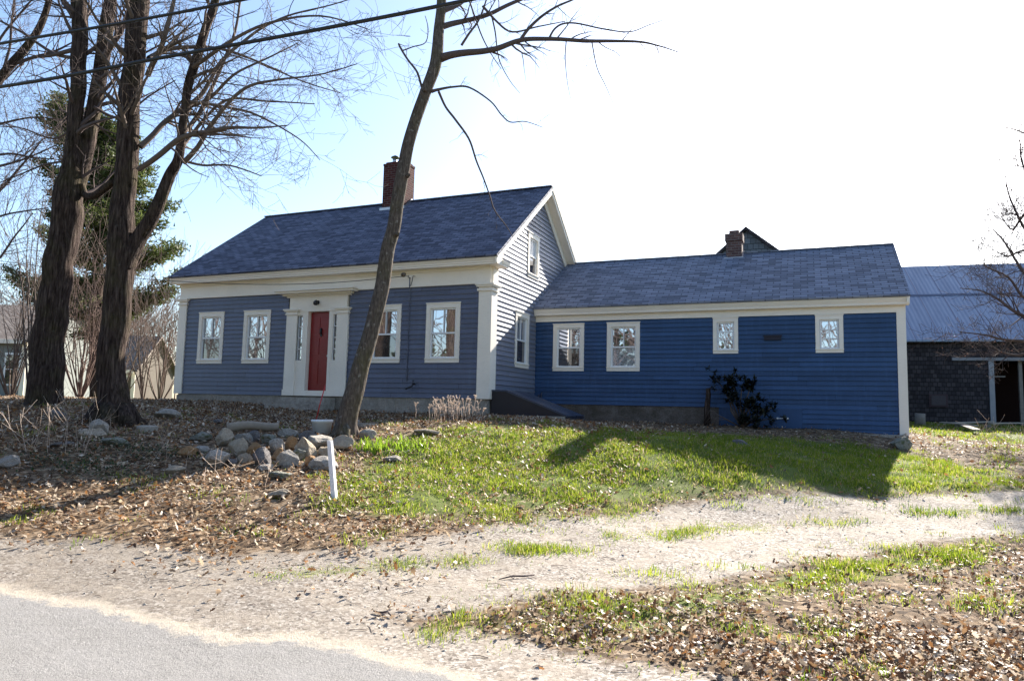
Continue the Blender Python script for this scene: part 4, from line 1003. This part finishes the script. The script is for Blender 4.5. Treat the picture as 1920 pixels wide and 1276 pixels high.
# right-hand oddments
g = pg(1725, 798); gx, gy, gz = [float(c) for c in g]; m_ = MB(); m_.tube([(gx, gy, gz-.1), (gx, gy, gz+.22), (gx+.01, gy, gz+.42)], [.17, .16, .155], 14, bump=.06); tag(m_.build('wooden_stump', WOODG), 'short cut log stood on end beside the barn corner', 'stump')
for k, (a, b, l1, r_) in enumerate((((1782, 801), (1860, 797), 'long grey plank lying in the grass before the barn', .05), ((1808, 806), (1832, 815), 'short grey board pointing at the drive before the barn', .05), ((1858, 801), (1915, 800), 'grey rail lying past the barn door at the right edge', .045), ((1765, 799), (1830, 806), 'broken pale board at the left end of the scrap wood', .04))):
    q0, q1 = pg(*a), pg(*b); m_ = MB(); v0 = Vector([float(c) for c in q0])+Vector((0, 0, .12)); v1 = Vector([float(c) for c in q1])+Vector((0, 0, .12))
    sd_ = (v1-v0).cross(Vector((0, 0, 1))).normalized()*r_*2; up_ = Vector((0, 0, .04))
    A = [v0-sd_, v0+sd_, v1+sd_, v1-sd_]; B = [p+up_ for p in A]; m_.poly(B); m_.poly(A[::-1])
    for i in range(4): m_.poly([A[i], A[(i+1) % 4], B[(i+1) % 4], B[i]])
    tag(m_.build('plank', PLANK), l1, 'plank', 'scrap boards in front of the barn')
for a, l1 in (((1797, 803), 'wood block propping the left end of the long plank'), ((1852, 802), 'wood block propping the right end of the long plank')):
    g = pg(*a); gx, gy, gz = [float(c) for c in g]; m_ = MB(); m_.box(gx-.09, gx+.09, gy-.08, gy+.08, gz-.05, gz+.115); tag(m_.build('wood_block', WOODG), l1, 'wood block')
g0, g1 = pg(1625, 812), pg(1690, 822); m_ = MB(); m_.box(7.55, 9.0, 2.45, 2.95, -.75, -.60); tag(m_.build('concrete_slab', CONC), 'pale thin concrete slab under the right corner of the wing', 'slab')

# ------------------------------------------------------------------ barn and its ridge behind the wing
bn = empty('barn', (10.9, 17, -.4), 'dark shingled barn with a blue-grey metal roof and open doorway at the right', 'barn')
by = 17.0; bdirx = np.array([math.cos(.36), math.sin(.36), 0])    # wall runs away to the right
def onwall(px, py):     # point on vertical wall plane through (10.6,16.8)
    p0 = np.array([10.62, 16.8, 0]); n_ = np.array([-.12, 1, 0]); r = ray(px, py); t = ((p0-CAM)@n_)/(r@n_); return CAM+r*t
e0, e1 = onwall(1640, 634.5), onwall(2250, 625); ez = (onwall(1695, 632)[2]+onwall(1920, 628)[2])/2
ax = (e1-e0)[:2]/np.linalg.norm((e1-e0)[:2]); bx_n = np.array([-ax[1], ax[0]])    # into the building
def BP(s_, dpt, z): q = e0[:2]+ax*s_+bx_n*dpt; return (q[0], q[1], z)
def sw(px): q = onwall(px, 700); return float((q[:2]-e0[:2])@ax)
zg = -.6
# ridge height from the picture
rd = 5.2; rp = None
rr = ray(1685, 503); t = ((e0[:2]+bx_n*rd-CAM[:2])@bx_n)/(rr[:2]@bx_n); rz_ = float(CAM[2]+rr[2]*t)
sd0, sd1 = sw(1862), sw(1862)+4.6; dz1 = float(onwall(1862, 676)[2])
m_ = MB()
m_.poly([BP(0, 0, zg), BP(sd0, 0, zg), BP(sd0, 0, ez), BP(0, 0, ez)]); m_.poly([BP(sd0, 0, dz1), BP(sd1, 0, dz1), BP(sd1, 0, ez), BP(sd0, 0, ez)]); m_.poly([BP(sd1, 0, zg), BP(16, 0, zg), BP(16, 0, ez), BP(sd1, 0, ez)])
m_.poly([BP(0, 2*rd, zg), BP(0, 0, zg), BP(0, 0, ez), BP(0, rd, rz_), BP(0, 2*rd, ez)]); m_.poly([BP(16, 0, zg), BP(16, 2*rd, zg), BP(16, 2*rd, ez), BP(16, rd, rz_), BP(16, 0, ez)]); m_.poly([BP(16, 2*rd, zg), BP(0, 2*rd, zg), BP(0, 2*rd, ez), BP(16, 2*rd, ez)])
m_.build('wall', BARNSH, bn)
m_ = MB(); sl2 = (rz_-ez)/rd
def BQ(s_, dpt, dz): return BP(s_, dpt, ez+sl2*(dpt if dpt <= rd else 2*rd-dpt)+dz)
m_.poly([BQ(-.3, -.3, .05), BQ(16.3, -.3, .05), BQ(16.3, rd, .08), BQ(-.3, rd, .08)]); m_.poly([BQ(16.3, 2*rd+.3, .05), BQ(-.3, 2*rd+.3, .05), BQ(-.3, rd, .08), BQ(16.3, rd, .08)])
m_.poly([BQ(-.3, -.3, -.02), BQ(16.3, -.3, -.02), BQ(16.3, -.3, .05), BQ(-.3, -.3, .05)]); m_.poly([BQ(-.3, rd, .08), BQ(-.3, -.3, .05), BQ(-.3, -.3, -.05), BQ(-.3, rd, -.02)])
m_.poly([BQ(-.3, rd, -.02), BQ(16.3, rd, -.02), BQ(16.3, -.3, -.02), BQ(-.3, -.3, -.02)]); m_.poly([BQ(16.3, rd, -.02), BQ(-.3, rd, -.02), BQ(-.3, 2*rd+.3, -.02), BQ(16.3, 2*rd+.3, -.02)])
rf = m_.build('roof', METAL, bn)
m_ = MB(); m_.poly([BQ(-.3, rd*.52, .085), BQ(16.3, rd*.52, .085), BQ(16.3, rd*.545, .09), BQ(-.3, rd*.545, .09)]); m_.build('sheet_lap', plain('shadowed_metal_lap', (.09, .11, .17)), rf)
def BB(m_, s0, s1, d0, d1, z0, z1):
    V_ = [BP(s0, d0, z0), BP(s1, d0, z0), BP(s1, d1, z0), BP(s0, d1, z0), BP(s0, d0, z1), BP(s1, d0, z1), BP(s1, d1, z1), BP(s0, d1, z1)]
    for f in ((0, 1, 5, 4), (1, 2, 6, 5), (2, 3, 7, 6), (3, 0, 4, 7), (4, 5, 6, 7), (3, 2, 1, 0)): m_.poly([V_[i] for i in f])
WORN = paint('worn_white_paint', (.27, .27, .29), .7, .2, .2)
for sa_, sb_ in ((sd0-.16, sd0+.02), (sd1-.02, sd1+.16)):
    m_ = MB(); BB(m_, sa_, sb_, -.06, .1, zg, dz1); m_.build('door_jamb', WORN, bn)
m_ = MB(); BB(m_, sw(1785), sd1+.5, -.09, 0, dz1+.001, dz1+.12); m_.build('door_track', paint('worn_grey_paint', (.24, .24, .26), .7, .2, .2), bn)
m_ = MB(); BB(m_, sd0+.02, sd1-.02, 1.6, 1.7, zg, dz1); BB(m_, sd0-.3, sd1+.3, .1, 1.7, dz1, dz1+.05); BB(m_, sd0-.1, sd0+.0, .1, 1.7, zg, dz1); m_.build('doorway_interior', plain('dark_red_brown_boards', (.014, .007, .006), .9, .05), bn)
m_ = MB(); BB(m_, sd0+.9, sd0+1.02, .1, .2, zg, dz1); BB(m_, sd0+.02, sd0+.45, .12, .2, zg+2.02, zg+2.07); m_.build('inner_post', WOODG, bn)
m_ = MB(); BB(m_, sw(1740), sw(1775), -.04, -.005, .22, .72); hb = m_.build('wall_hatch', plain('faded_hatch', (.06, .04, .045), .8, .2), bn)
m_ = MB(); BB(m_, sw(1744), sw(1771), -.06, -.041, .28, .66); m_.build('hatch_panel', plain('hatch_grey', (.07, .06, .065), .8, .2), hb)
# shingled gable peeking over the wing ridge
sg = empty('shed', (5.0, 11.5, -.4), 'slate-shingled gable end rising behind the wing chimney', 'shed')
def shz(px, py, d): return at(px, py, d)
y0 = 12.2
def ony(px, py, y): r = ray(px, py); return CAM+r*(y-CAM[1])/r[1]
apex = ony(1399, 433, y0); lft = ony(1345, 482, y0); rgt = ony(1456, 473, y0)
slL = (apex[2]-lft[2])/(apex[0]-lft[0]); slR = (apex[2]-rgt[2])/(rgt[0]-apex[0]); zb_ = 2.6
xl = apex[0]-(apex[2]-zb_)/slL; xr = apex[0]+(apex[2]-zb_)/slR
m_ = MB(); m_.poly([(xl, y0, -.5), (xr, y0, -.5), (xr, y0, zb_), (apex[0], y0, apex[2]), (xl, y0, zb_)]); m_.poly([(xl, y0+5, -.5), (xl, y0, -.5), (xl, y0, zb_), (xl, y0+5, zb_)]); m_.poly([(xr, y0, -.5), (xr, y0+5, -.5), (xr, y0+5, zb_), (xr, y0, zb_)]); m_.build('wall', GABSH, sg)
m_ = MB()
m_.prism([(xl-.2, zb_-.2*slL), (apex[0], apex[2]), (apex[0], apex[2]+.13), (xl-.2, zb_-.2*slL+.13)], y0-.2, y0+5, 'y'); m_.prism([(apex[0], apex[2]), (xr+.2, zb_-.2*slR), (xr+.2, zb_-.2*slR+.13), (apex[0]+.001, apex[2]+.13)], y0-.2, y0+5, 'y'); m_.build('roof', BARNSH, sg)

# ------------------------------------------------------------------ neighbours' houses on the left
NBR = paint('tan_clapboard', (.095, .078, .062), .7, .2, .1); NBG = paint('grey_green_clapboard', (.20, .21, .20), .7, .2, .1); NROOF = mk_shingle('brown_shingles', (.13, .105, .09), (.20, .165, .145), (.27, .23, .20))
def nhouse(name, label, pxl, pxr, dist, zeave, zridge, depth, wall, wins, overh=.3):
    A = at(pxl, 745, dist); B = at(pxr, 745, dist); gz_ = hz1(A[0], A[1])-.1
    ax = (B-A)[:2]; Lh = float(np.linalg.norm(ax)); ax = ax/Lh; nn = np.array([-ax[1], ax[0]])
    root = empty(name, (A[0], A[1], gz_), label, 'house')
    P4 = lambda s_, dd, z: (A[0]+ax[0]*s_+nn[0]*dd, A[1]+ax[1]*s_+nn[1]*dd, z)
    m_ = MB(); h2 = depth/2
    m_.poly([P4(0, 0, gz_), P4(Lh, 0, gz_), P4(Lh, 0, zeave), P4(0, 0, zeave)]); m_.poly([P4(Lh, 0, gz_), P4(Lh, depth, gz_), P4(Lh, depth, zeave), P4(Lh, h2, zridge), P4(Lh, 0, zeave)]); m_.poly([P4(0, depth, gz_), P4(0, 0, gz_), P4(0, 0, zeave), P4(0, h2, zridge), P4(0, depth, zeave)]); m_.poly([P4(Lh, depth, gz_), P4(0, depth, gz_), P4(0, depth, zeave), P4(Lh, depth, zeave)])
    m_.build('wall', wall, root)
    m_ = MB(); sl_ = (zridge-zeave)/h2
    for a, b in ((-overh, h2), (depth+overh, h2)):
        za = zeave-overh*sl_; q = [P4(-overh, a, za+.1), P4(Lh+overh, a, za+.1), P4(Lh+overh, b, zridge+.1), P4(-overh, b, zridge+.1)]
        if a > b: q = q[::-1]
        m_.poly(q); q2 = [(p[0], p[1], p[2]-.12) for p in q]; m_.poly(q2[::-1])
        for i in range(4): m_.poly([q[i], q2[i], q2[(i+1) % 4], q[(i+1) % 4]])
    m_.build('roof', NROOF, root)
    m_ = MB(); za = zeave-overh*sl_
    def bb(m_, s0, s1, d0, d1, z0, z1):
        V_ = [P4(s0, d0, z0), P4(s1, d0, z0), P4(s1, d1, z0), P4(s0, d1, z0), P4(s0, d0, z1), P4(s1, d0, z1), P4(s1, d1, z1), P4(s0, d1, z1)]
        for f in ((0, 1, 5, 4), (1, 2, 6, 5), (2, 3, 7, 6), (3, 0, 4, 7), (4, 5, 6, 7), (3, 2, 1, 0)): m_.poly([V_[i] for i in f])
    bb(m_, -.05, Lh+.05, -overh-.03, -overh+.0, za-.1, za+.1); bb(m_, -.03, .2, -.04, 0, gz_, zeave); bb(m_, Lh-.2, Lh+.03, -.04, 0, gz_, zeave); m_.build('trim', WHITE, root)
    for (s0, s1, z0, z1) in wins:
        m_ = MB(); bb(m_, s0-.1, s1+.1, -.05, .0, z0-.1, z1+.1); o = m_.build('window', SASH, root)
        m_ = MB(); bb(m_, s0, s1, -.07, -.051, z0, (z0+z1)/2-.02); bb(m_, s0, s1, -.07, -.051, (z0+z1)/2+.02, z1); m_.build('pane', SCREEN, o)
    return root
nhouse('neighbour_house', 'low tan neighbour house with brown roof glimpsed between the maple trunks', 90, 250, 44, 1.75, 3.9, 5, NBR, [(2.1, 2.8, .3, 1.4), (4.3, 4.8, .3, 1.4)])
nhouse('neighbour_house', 'grey neighbour house at the far left edge behind the sapling', -230, 42, 34, 2.6, 4.6, 7, NBG, [(6.1, 6.7, .4, 1.8), (3, 3.8, .4, 1.8)])

# ------------------------------------------------------------------ plants near the house
rb = empty('evergreen_bush', (5.3, 2.55, -.5), 'dark leaning evergreen bush against the wing wall', 'bush'); st_ = MB(); lf = MB()
P0 = Vector((5.55, 2.5, -.55)); tips = []
for tgt, n in (((4.95, 2.6, .62), 8), ((5.35, 2.45, .55), 16), ((5.75, 2.4, .45), 14), ((5.3, 2.4, .15), 14), ((5.65, 2.3, .0), 14), ((6.0, 2.4, -.15), 12), ((6.2, 2.5, -.05), 8), ((5.6, 2.2, -.35), 12), ((5.9, 2.3, -.4), 10), ((5.15, 2.5, .35), 10), ((6.3, 2.4, -.3), 5), ((5.55, 2.5, .5), 10), ((5.85, 2.35, .1), 12)):
    T = Vector(tgt); mid = P0.lerp(T, .5)+Vector((random.gauss(0, .08), random.gauss(0, .08), .05)); st_.tube([P0, mid, T], [.025, .018, .008], 6)
    for k in range(n):
        c = T+Vector((random.gauss(0, .10), random.gauss(0, .11), random.gauss(0, .085)))
        for j in range(15):
            u = Vector((random.gauss(0, 1), random.gauss(0, 1), random.gauss(.1, .6))).normalized(); w_ = u.cross(Vector((0, 0, 1))).normalized(); leafpoly(lf, c, u, w_, random.uniform(.09, .15), .03)
for k in range(5): st_.tube([P0, P0+Vector((-.35-.1*k, -.1, .2+.05*k)), P0+Vector((-.65-.08*k, -.15+.05*k, .18-.04*k))], [.016, .012, .005], 5)
st_.build('stems', TWIGG, rb); lf.build('foliage', RHODO, rb)
m_ = MB(); m_.tube([(4.72, 2.6, -.7), (4.72, 2.6, -.1), (4.75, 2.62, .25), (4.74, 2.62, .40)], [.085, .07, .06, .05], 10, bump=.15); m_.tube([(4.76, 2.6, .33), (4.84, 2.58, .45)], [.03, .012], 6)
tag(m_.build('dead_stump', BARK), 'dead broken trunk stub standing against the wing wall left of the bush', 'stump')
# dried flowers
FB = pg(852, 788)
df = empty('dried_flowers', FB, 'clump of dried pale flower heads by the foundation left of the corner', 'plant'); st_ = MB(); hd_ = MB()
for k in range(52):
    x = float(FB[0])+random.gauss(0, .30); y = float(FB[1])+random.gauss(0, .16); z0 = hz1(x, y); h_ = random.uniform(.2, .50); q = Vector((x, y, z0)); dd = Vector((random.gauss(0, .12), random.gauss(0, .1), 1)).normalized()
    t_ = q+dd*h_; st_.tube([q, q.lerp(t_, .5)+Vector((random.gauss(0, .015), 0, 0)), t_], .0045, 3, cap=False)
    for j in range(random.choice((2, 3, 5))):
        e = t_+Vector((random.gauss(0, .035), random.gauss(0, .035), random.gauss(0, .02))); st_.tube([t_-dd*.08, e], .003, 3, cap=False)
        for i in range(4):
            u = Vector((random.gauss(0, 1), random.gauss(0, 1), random.gauss(.3, .4))).normalized()*.02; w_ = u.orthogonal().normalized()*.015; hd_.poly([e-u, e+w_, e+u, e-w_])
tag(st_.build('stems', DRYF, df), kind='stuff'); tag(hd_.build('flower_heads', DRYF, df), kind='stuff')
# weeds, canes
def canes(px, py, n, h, label, spread=.5, w_=.4, mat=DRYF, group=None, r=.005):
    g = pg(px, py); o = empty('dry_weeds', g, label, 'weeds', group); m_ = MB()
    for k in range(n):
        x = g[0]+random.gauss(0, w_); y = g[1]+random.gauss(0, w_*.5); q = Vector((float(x), float(y), hz1(x, y)-.02))
        twig(m_, q, Vector((random.gauss(0, spread), random.gauss(0, spread), 1)), h*random.uniform(.5, 1.1), r, 1, .05, .6, 5, 2, .15, .1, .0025)
    tag(m_.build('stems', mat, o), kind='stuff')
canes(92, 835, 16, .75, 'pale dry canes arching up on the bank at far left'); canes(160, 800, 9, .7, 'thin dry stems in front of the stones under the rough maple')
canes(380, 890, 9, .55, 'few straw-coloured stems standing left of the stone pile'); canes(400, 775, 10, .45, 'sparse dry stems in the shade below the left windows')
canes(560, 790, 18, .4, 'tangle of pale dead stems behind the stone pile', .9); canes(790, 775, 10, .6, 'bare weed stalks left of the dried flowers')
canes(700, 765, 8, .5, 'thorny dry stalk under the third front window', .7); canes(1903, 850, 26, .7, 'dry tan weeds at the right edge beside the lawn', .4, .35)
# daffodil shoots
def shootsclump(px, py, n, w_, h, label):
    g = pg(px, py); o = empty('green_shoots', g, label, 'plant', 'bright green shoots'); m_ = MB()
    for k in range(n):
        x = g[0]+random.gauss(0, w_); y = g[1]+random.gauss(0, w_*.6); q = Vector((float(x), float(y), hz1(x, y)-.01)); dd = Vector((random.gauss(0, .3), random.gauss(0, .3), 1)).normalized(); a = random.uniform(0, 3.14); s_ = Vector((math.cos(a), math.sin(a), 0))*.010
        h_ = h*random.uniform(.5, 1.1); m2 = q+dd*h_*.6; tp_ = q+dd*h_+Vector((random.gauss(0, .03), random.gauss(0, .03), -.01)); m_.poly([q-s_, q+s_, m2+s_*.9, m2-s_*.9]); m_.poly([m2-s_*.9, m2+s_*.9, tp_])
    tag(m_.build('blades', BULB, o), kind='stuff')
shootsclump(740, 840, 230, .28, .2, 'broad clump of yellow-green bulb shoots right of the leaning tree'); shootsclump(690, 845, 90, .14, .2, 'small clump of green shoots at the foot of the leaning tree'); shootsclump(795, 832, 25, .1, .14, 'sparse tuft of shoots at the right of the bulb bed')

# ------------------------------------------------------------------ leaf litter and grass (uncountable)
def mesh_np(name, V_, F_, C_, mat, nv):
    me = bpy.data.meshes.new(name); me.vertices.add(len(V_)); me.vertices.foreach_set('co', V_.astype(np.float32).ravel())
    me.loops.add(F_.size); me.loops.foreach_set('vertex_index', F_.ravel().astype(np.int32)); me.polygons.add(len(F_)); me.polygons.foreach_set('loop_start', np.arange(0, F_.size, F_.shape[1]).astype(np.int32))
    me.update(calc_edges=True); a = me.color_attributes.new('tint', 'FLOAT_COLOR', 'POINT'); a.data.foreach_set('color', np.concatenate([C_, np.ones((len(C_), 1))], 1).astype(np.float32).ravel())
    me.materials.append(mat); o = bpy.data.objects.new(name, me); COL.objects.link(o); return o
from mathutils import kdtree
def zgrid(x, y):     # bilinear on the built sheet
    i = np.clip(np.searchsorted(xs, x)-1, 0, len(xs)-2); j = np.clip(np.searchsorted(ys, y)-1, 0, len(ys)-2)
    fx = (x-xs[i])/(xs[i+1]-xs[i]); fy_ = (y-ys[j])/(ys[j+1]-ys[j])
    return GZ[j, i]*(1-fx)*(1-fy_)+GZ[j, i+1]*fx*(1-fy_)+GZ[j+1, i]*(1-fx)*fy_+GZ[j+1, i+1]*fx*fy_
def vnoise(x, y, s_, o=0.): return np.array([noise.noise(Vector((float(a)*s_, float(b)*s_, o))) for a, b in zip(x, y)])
def sample(n, x0, x1, y0, y1): return RNG.uniform(x0, x1, n), RNG.uniform(y0, y1, n)
def visible(x, y, m=60):
    dx, dy = x-CAM[0], y-CAM[1]; dz = zgrid(x, y)-CAM[2]; f_ = dx*Fv[0]+dy*Fv[1]+dz*Fv[2]; f_ = np.maximum(f_, .1)
    px = 960+FPX*(dx*Rv[0]+dy*Rv[1]+dz*Rv[2])/f_; py = 638-FPX*(dx*Uv[0]+dy*Uv[1]+dz*Uv[2])/f_
    return (px > -200) & (px < 2120) & (py < 1400) & (f_ > 1)
def in_house(x, y): return ((x > -10.2) & (x < 0.03) & (y > -.03)) | ((x > -.1) & (x < 9.1) & (y > 3.0) & (y < 8.4)) | ((x > 0) & (x < 2) & (y > 0) & (y < 1.4))
LT = np.array([(-.045, 0), (-.02, .018), (-.012, .012), (.004, .030), (.012, .016), (.030, .024), (.034, .010), (.055, 0), (.034, -.010), (.030, -.024), (.012, -.016), (.004, -.030), (-.012, -.012), (-.02, -.018)])
def leaves(n, x0, x1, y0, y1, dens, size=(.42, .95)):
    x, y = sample(n, x0, x1, y0, y1); r, g, gr, st = masks(x, y); p = dens(x, y, r, g, gr)*np.clip(.85+1.1*vnoise(x, y, 1.4, 2.)+.6*vnoise(x, y, 4., 6.), .12, 1.3); k = (RNG.random(n) < p) & ~in_house(x, y) & visible(x, y); x, y = x[k], y[k]; n = len(x); print('leaves', n)
    z = zgrid(x, y)+RNG.uniform(.004, .03, n); s_ = RNG.uniform(size[0], size[1], n)
    s_ = s_*np.where(RNG.random(n) < .35, .6, 1.); a = RNG.uniform(0, 6.283, n); tl_ = RNG.normal(0, .5, n); tr_ = RNG.normal(0, .45, n); cu = RNG.normal(.0, 9., n)
    m = len(LT); X = LT[None, :, 0]*s_[:, None]; Y = LT[None, :, 1]*s_[:, None]*RNG.uniform(.6, 1.15, n)[:, None]; Z = cu[:, None]*(Y*Y)+RNG.normal(0, 6, n)[:, None]*X*X+RNG.normal(0, .003, (n, m))
    ca, sa = np.cos(tl_)[:, None], np.sin(tl_)[:, None]; X, Z = X*ca-Z*sa, X*sa+Z*ca; ca, sa = np.cos(tr_)[:, None], np.sin(tr_)[:, None]; Y, Z = Y*ca-Z*sa, Y*sa+Z*ca
    ca, sa = np.cos(a)[:, None], np.sin(a)[:, None]; X, Y = X*ca-Y*sa, X*sa+Y*ca
    V_ = np.stack([X+x[:, None], Y+y[:, None], Z+z[:, None]+np.abs(np.minimum(Z.min(1), 0))[:, None]], -1).reshape(-1, 3)
    # triangles fan per half keeps the midrib crease : quads across the leaf
    fq = np.array([(0, 1, 2, 13), (2, 3, 4, 13), (13, 4, 10, 12), (4, 5, 6, 10), (10, 6, 8, 9), (6, 7, 8, 8), (12, 10, 11, 11)])
    tri = np.array([(0, 1, 13), (1, 2, 13), (2, 12, 13), (2, 3, 4), (2, 4, 12), (4, 10, 12), (10, 11, 12), (4, 5, 6), (4, 6, 10), (6, 8, 10), (8, 9, 10), (6, 7, 8)])
    F_ = (np.arange(n)[:, None, None]*m+tri[None]).reshape(-1, 3)
    pal = np.array([(.26, .16, .085), (.36, .245, .145), (.50, .40, .28), (.17, .085, .04), (.30, .145, .055), (.62, .53, .43), (.09, .05, .03), (.26, .19, .13)]); c = pal[RNG.integers(0, len(pal), n)]*RNG.uniform(.75, 1.2, (n, 1))
    return V_, F_, np.repeat(c, m, 0)
def blades(n, x0, x1, y0, y1, dens, h=(.03, .08), w_=.0035, clump=.05, per=9, cols=((.07, .14, .012), (.30, .34, .03))):
    x, y = sample(n, x0, x1, y0, y1); r, g, gr, st = masks(x, y); nn = vnoise(x, y, 1.6, 5.)+.5*vnoise(x, y, 4.2, 8.); p = dens(x, y, r, g, gr, nn); k = (RNG.random(n) < p) & ~in_house(x, y) & visible(x, y); x, y, nn = x[k], y[k], nn[k]
    x = np.repeat(x, per); y = np.repeat(y, per); tu = np.repeat(RNG.uniform(.6, 1.35, len(x)//per), per); ct = np.repeat(RNG.random(len(x)//per), per); nn = np.repeat(nn, per); n = len(x); print('blades', n)
    ox, oy = RNG.normal(0, clump, n), RNG.normal(0, clump, n); x = x+ox; y = y+oy; z = zgrid(x, y)-.004
    hh = RNG.uniform(h[0], h[1], n)*tu*(1+.5*np.clip(nn, -.6, 1)); a = RNG.uniform(0, 6.283, n); ux, uy = np.cos(a)*w_, np.sin(a)*w_
    lx = ox/clump*.22+RNG.normal(0, .25, n); ly = oy/clump*.22+RNG.normal(0, .25, n)
    B = np.stack([x, y, z], -1); U_ = np.stack([ux, uy, 0*ux], -1)*(1+tu[:, None]*.4); Mid = B+np.stack([lx*hh*.4, ly*hh*.4, hh*.62], -1); T = B+np.stack([lx*hh*1.15, ly*hh*1.15, hh*(1-.25*np.hypot(lx, ly))], -1)
    V_ = np.stack([B-U_, B+U_, Mid+U_*.75, Mid-U_*.75, T], 1).reshape(-1, 3); i = np.arange(n)[:, None]*5
    F_ = np.concatenate([i+np.array([[0, 1, 2]]), i+np.array([[0, 2, 3]]), i+np.array([[3, 2, 4]])])
    c = np.array(cols[0])[None]*(1-ct[:, None])+np.array(cols[1])[None]*ct[:, None]; c = c*RNG.uniform(.8, 1.2, (n, 1)); dry = RNG.random(n) < .14; c[dry] = (.40, .32, .18)
    return V_, F_, np.repeat(c, 5, 0)
def join(parts):
    V_, F_, C_ = [], [], []; o = 0
    for v, f, c in parts: V_.append(v); F_.append(f+o); C_.append(c); o += len(v)
    return np.concatenate(V_), np.concatenate(F_), np.concatenate(C_)
def dl(x, y, r, g, gr): return np.clip((1-r)**4*(1-np.clip(g*1.05, 0, .985)*(1-.30*np.clip(1-np.abs(y+9.6)/1.3, 0, 1)*((x > .5) & (x < 4))))*(1-.72*gr), 0, 1)
def dfront(x, y, r, g, gr): return np.clip((1-np.clip(r*2, 0, 1))*(1-np.clip(g*1.6, 0, .99))*(1-.45*gr), 0, 1)
L1 = leaves(80000, -11, 4.5, -11.2, 0, dl); L2 = leaves(21000, 3.5, 10, -12, -9.2, dfront, (.34, .82)); L2b = leaves(24000, 5, 16, -10.5, -4.5, dfront, (.34, .82)); L3 = leaves(6000, 2, 12, -6, 3, lambda x, y, r, g, gr: dl(x, y, r, g, gr)*.8); L4 = leaves(14000, 9, 18, -3, 16, dl, (.5, 1.0)); L5 = leaves(9000, -22, -8, -9, 2, dl)
tag(mesh_np('leaf_litter', *join([L1, L2, L2b, L3, L4, L5]), LEAFM, 14), 'dry brown oak and maple leaves scattered over the bank and verge', 'leaf litter', kind='stuff')
def dg(x, y, r, g, gr, nn): return np.clip((gr-.40)*1.8+nn*1.6, .04, 1)*(gr > .1)*(1-np.clip(r*2, 0, 1))*(np.where(gr > .5, 1, .4))
def dsp(x, y, r, g, gr, nn): return np.clip(nn*1.2-.18, 0, .8)*(1-np.clip(r*2.5, 0, 1))*(1-np.clip(g*1.3, 0, 1))
G1 = blades(34000, -.5, 12.5, -8.8, 3, dg, (.018, .070), .0027, .075, 15)
G2 = blades(26000, 3.3, 12, -12, -6, dg, (.015, .052), .0019, .06, 14)
G3 = blades(9000, -10, 3, -11, -2, dsp, (.02, .065), .003, .07, 12)
G4 = blades(22000, 4, 16, -12, -6, dsp, (.02, .06), .0022, .055, 14)
G5 = blades(6000, 9, 18, -4, 15, dg, (.04, .09), .006, .08, 10)
G6 = blades(14000, -2, 14, -11, -2.5, lambda x, y, r, g, gr, nn: np.where((g > .5) & (gr > .4), .8, 0), (.008, .028), .0022, .06, 16)
tag(mesh_np('grass', *join([G1, G2, G3, G4, G5, G6]), GRASSM, 5), 'tufted spring grass on the lawn and along the drive', 'grass', kind='stuff')
# dark ground cover on the left bank
m_ = MB()
for (px_, py_, n, wx, wy) in ((120, 880, 420, .7, .16), (190, 875, 260, .45, .15), (230, 845, 360, .6, .18), (290, 850, 160, .3, .12)):
    g = pg(px_, py_)
    for k in range(n):
        x = g[0]+random.gauss(0, wx); y = g[1]+random.gauss(0, wy); q = Vector((float(x), float(y), hz1(x, y)+random.uniform(.01, .10))); u = Vector((random.gauss(0, 1), random.gauss(0, 1), random.gauss(.4, .4))).normalized(); w2 = u.cross(Vector((0, 0, 1))).normalized(); leafpoly(m_, q, u, w2, random.uniform(.03, .06), .013)
tag(m_.build('ground_cover', PERI), 'low dark green ground cover patches on the left bank', 'ground cover', kind='stuff')
# sticks and pebbles on the drive
for a, b, l1 in (((935, 1088), (1002, 1080), 'forked dark stick lying in the middle of the drive'), ((735, 1158), (700, 1148), 'thin twig at the tip of the grass verge')):
    q0, q1 = pg(*a), pg(*b); v0 = Vector([float(c) for c in q0])+Vector((0, 0, .012)); v1 = Vector([float(c) for c in q1])+Vector((0, 0, .015)); m_ = MB()
    m_.tube([v0, v0.lerp(v1, .35)+Vector((0, .03, .01)), v0.lerp(v1, .7), v1], [.004, .008, .008, .006], 6); m_.tube([v0.lerp(v1, .3)+Vector((0, .02, .01)), v0.lerp(v1, .5)+Vector((0, -.07, .0))], .004, 5); tag(m_.build('stick', TWIG), l1, 'stick')
pm = MB(); tw = MB(); x, y = sample(2600, -3, 15, -12, -3); r, g, gr, st = masks(x, y); k = (g > .3) & (r < .35) & visible(x, y); x, y = x[k], y[k]; z = zgrid(x, y)
for i in range(len(x)):
    q = Vector((float(x[i]), float(y[i]), float(z[i])))
    if i % 3 == 0:
        a = random.uniform(0, 6.28); L = random.uniform(.04, .16); e = q+Vector((math.cos(a)*L, math.sin(a)*L, .006)); tw.tube([q+Vector((0, 0, .004)), q.lerp(e, .5)+Vector((0, .01, .006)), e], .0022, 3, cap=False)
    else:
        s_ = random.uniform(.006, .018); pts = [q+Vector((math.cos(t)*s_*random.uniform(.7, 1.2), math.sin(t)*s_*random.uniform(.7, 1.1), 0)) for t in (0, 1.26, 2.5, 3.8, 5.0)]; tp_ = q+Vector((0, 0, s_*.7))
        for j in range(5): pm.poly([pts[j], pts[(j+1) % 5], tp_], sm=False)
tag(pm.build('pebbles', STG), 'loose grey pebbles strewn over the gravel drive', 'pebbles', kind='stuff'); tag(tw.build('twig_litter', TWIG), 'small dark twigs strewn over the gravel drive', 'twigs', kind='stuff')
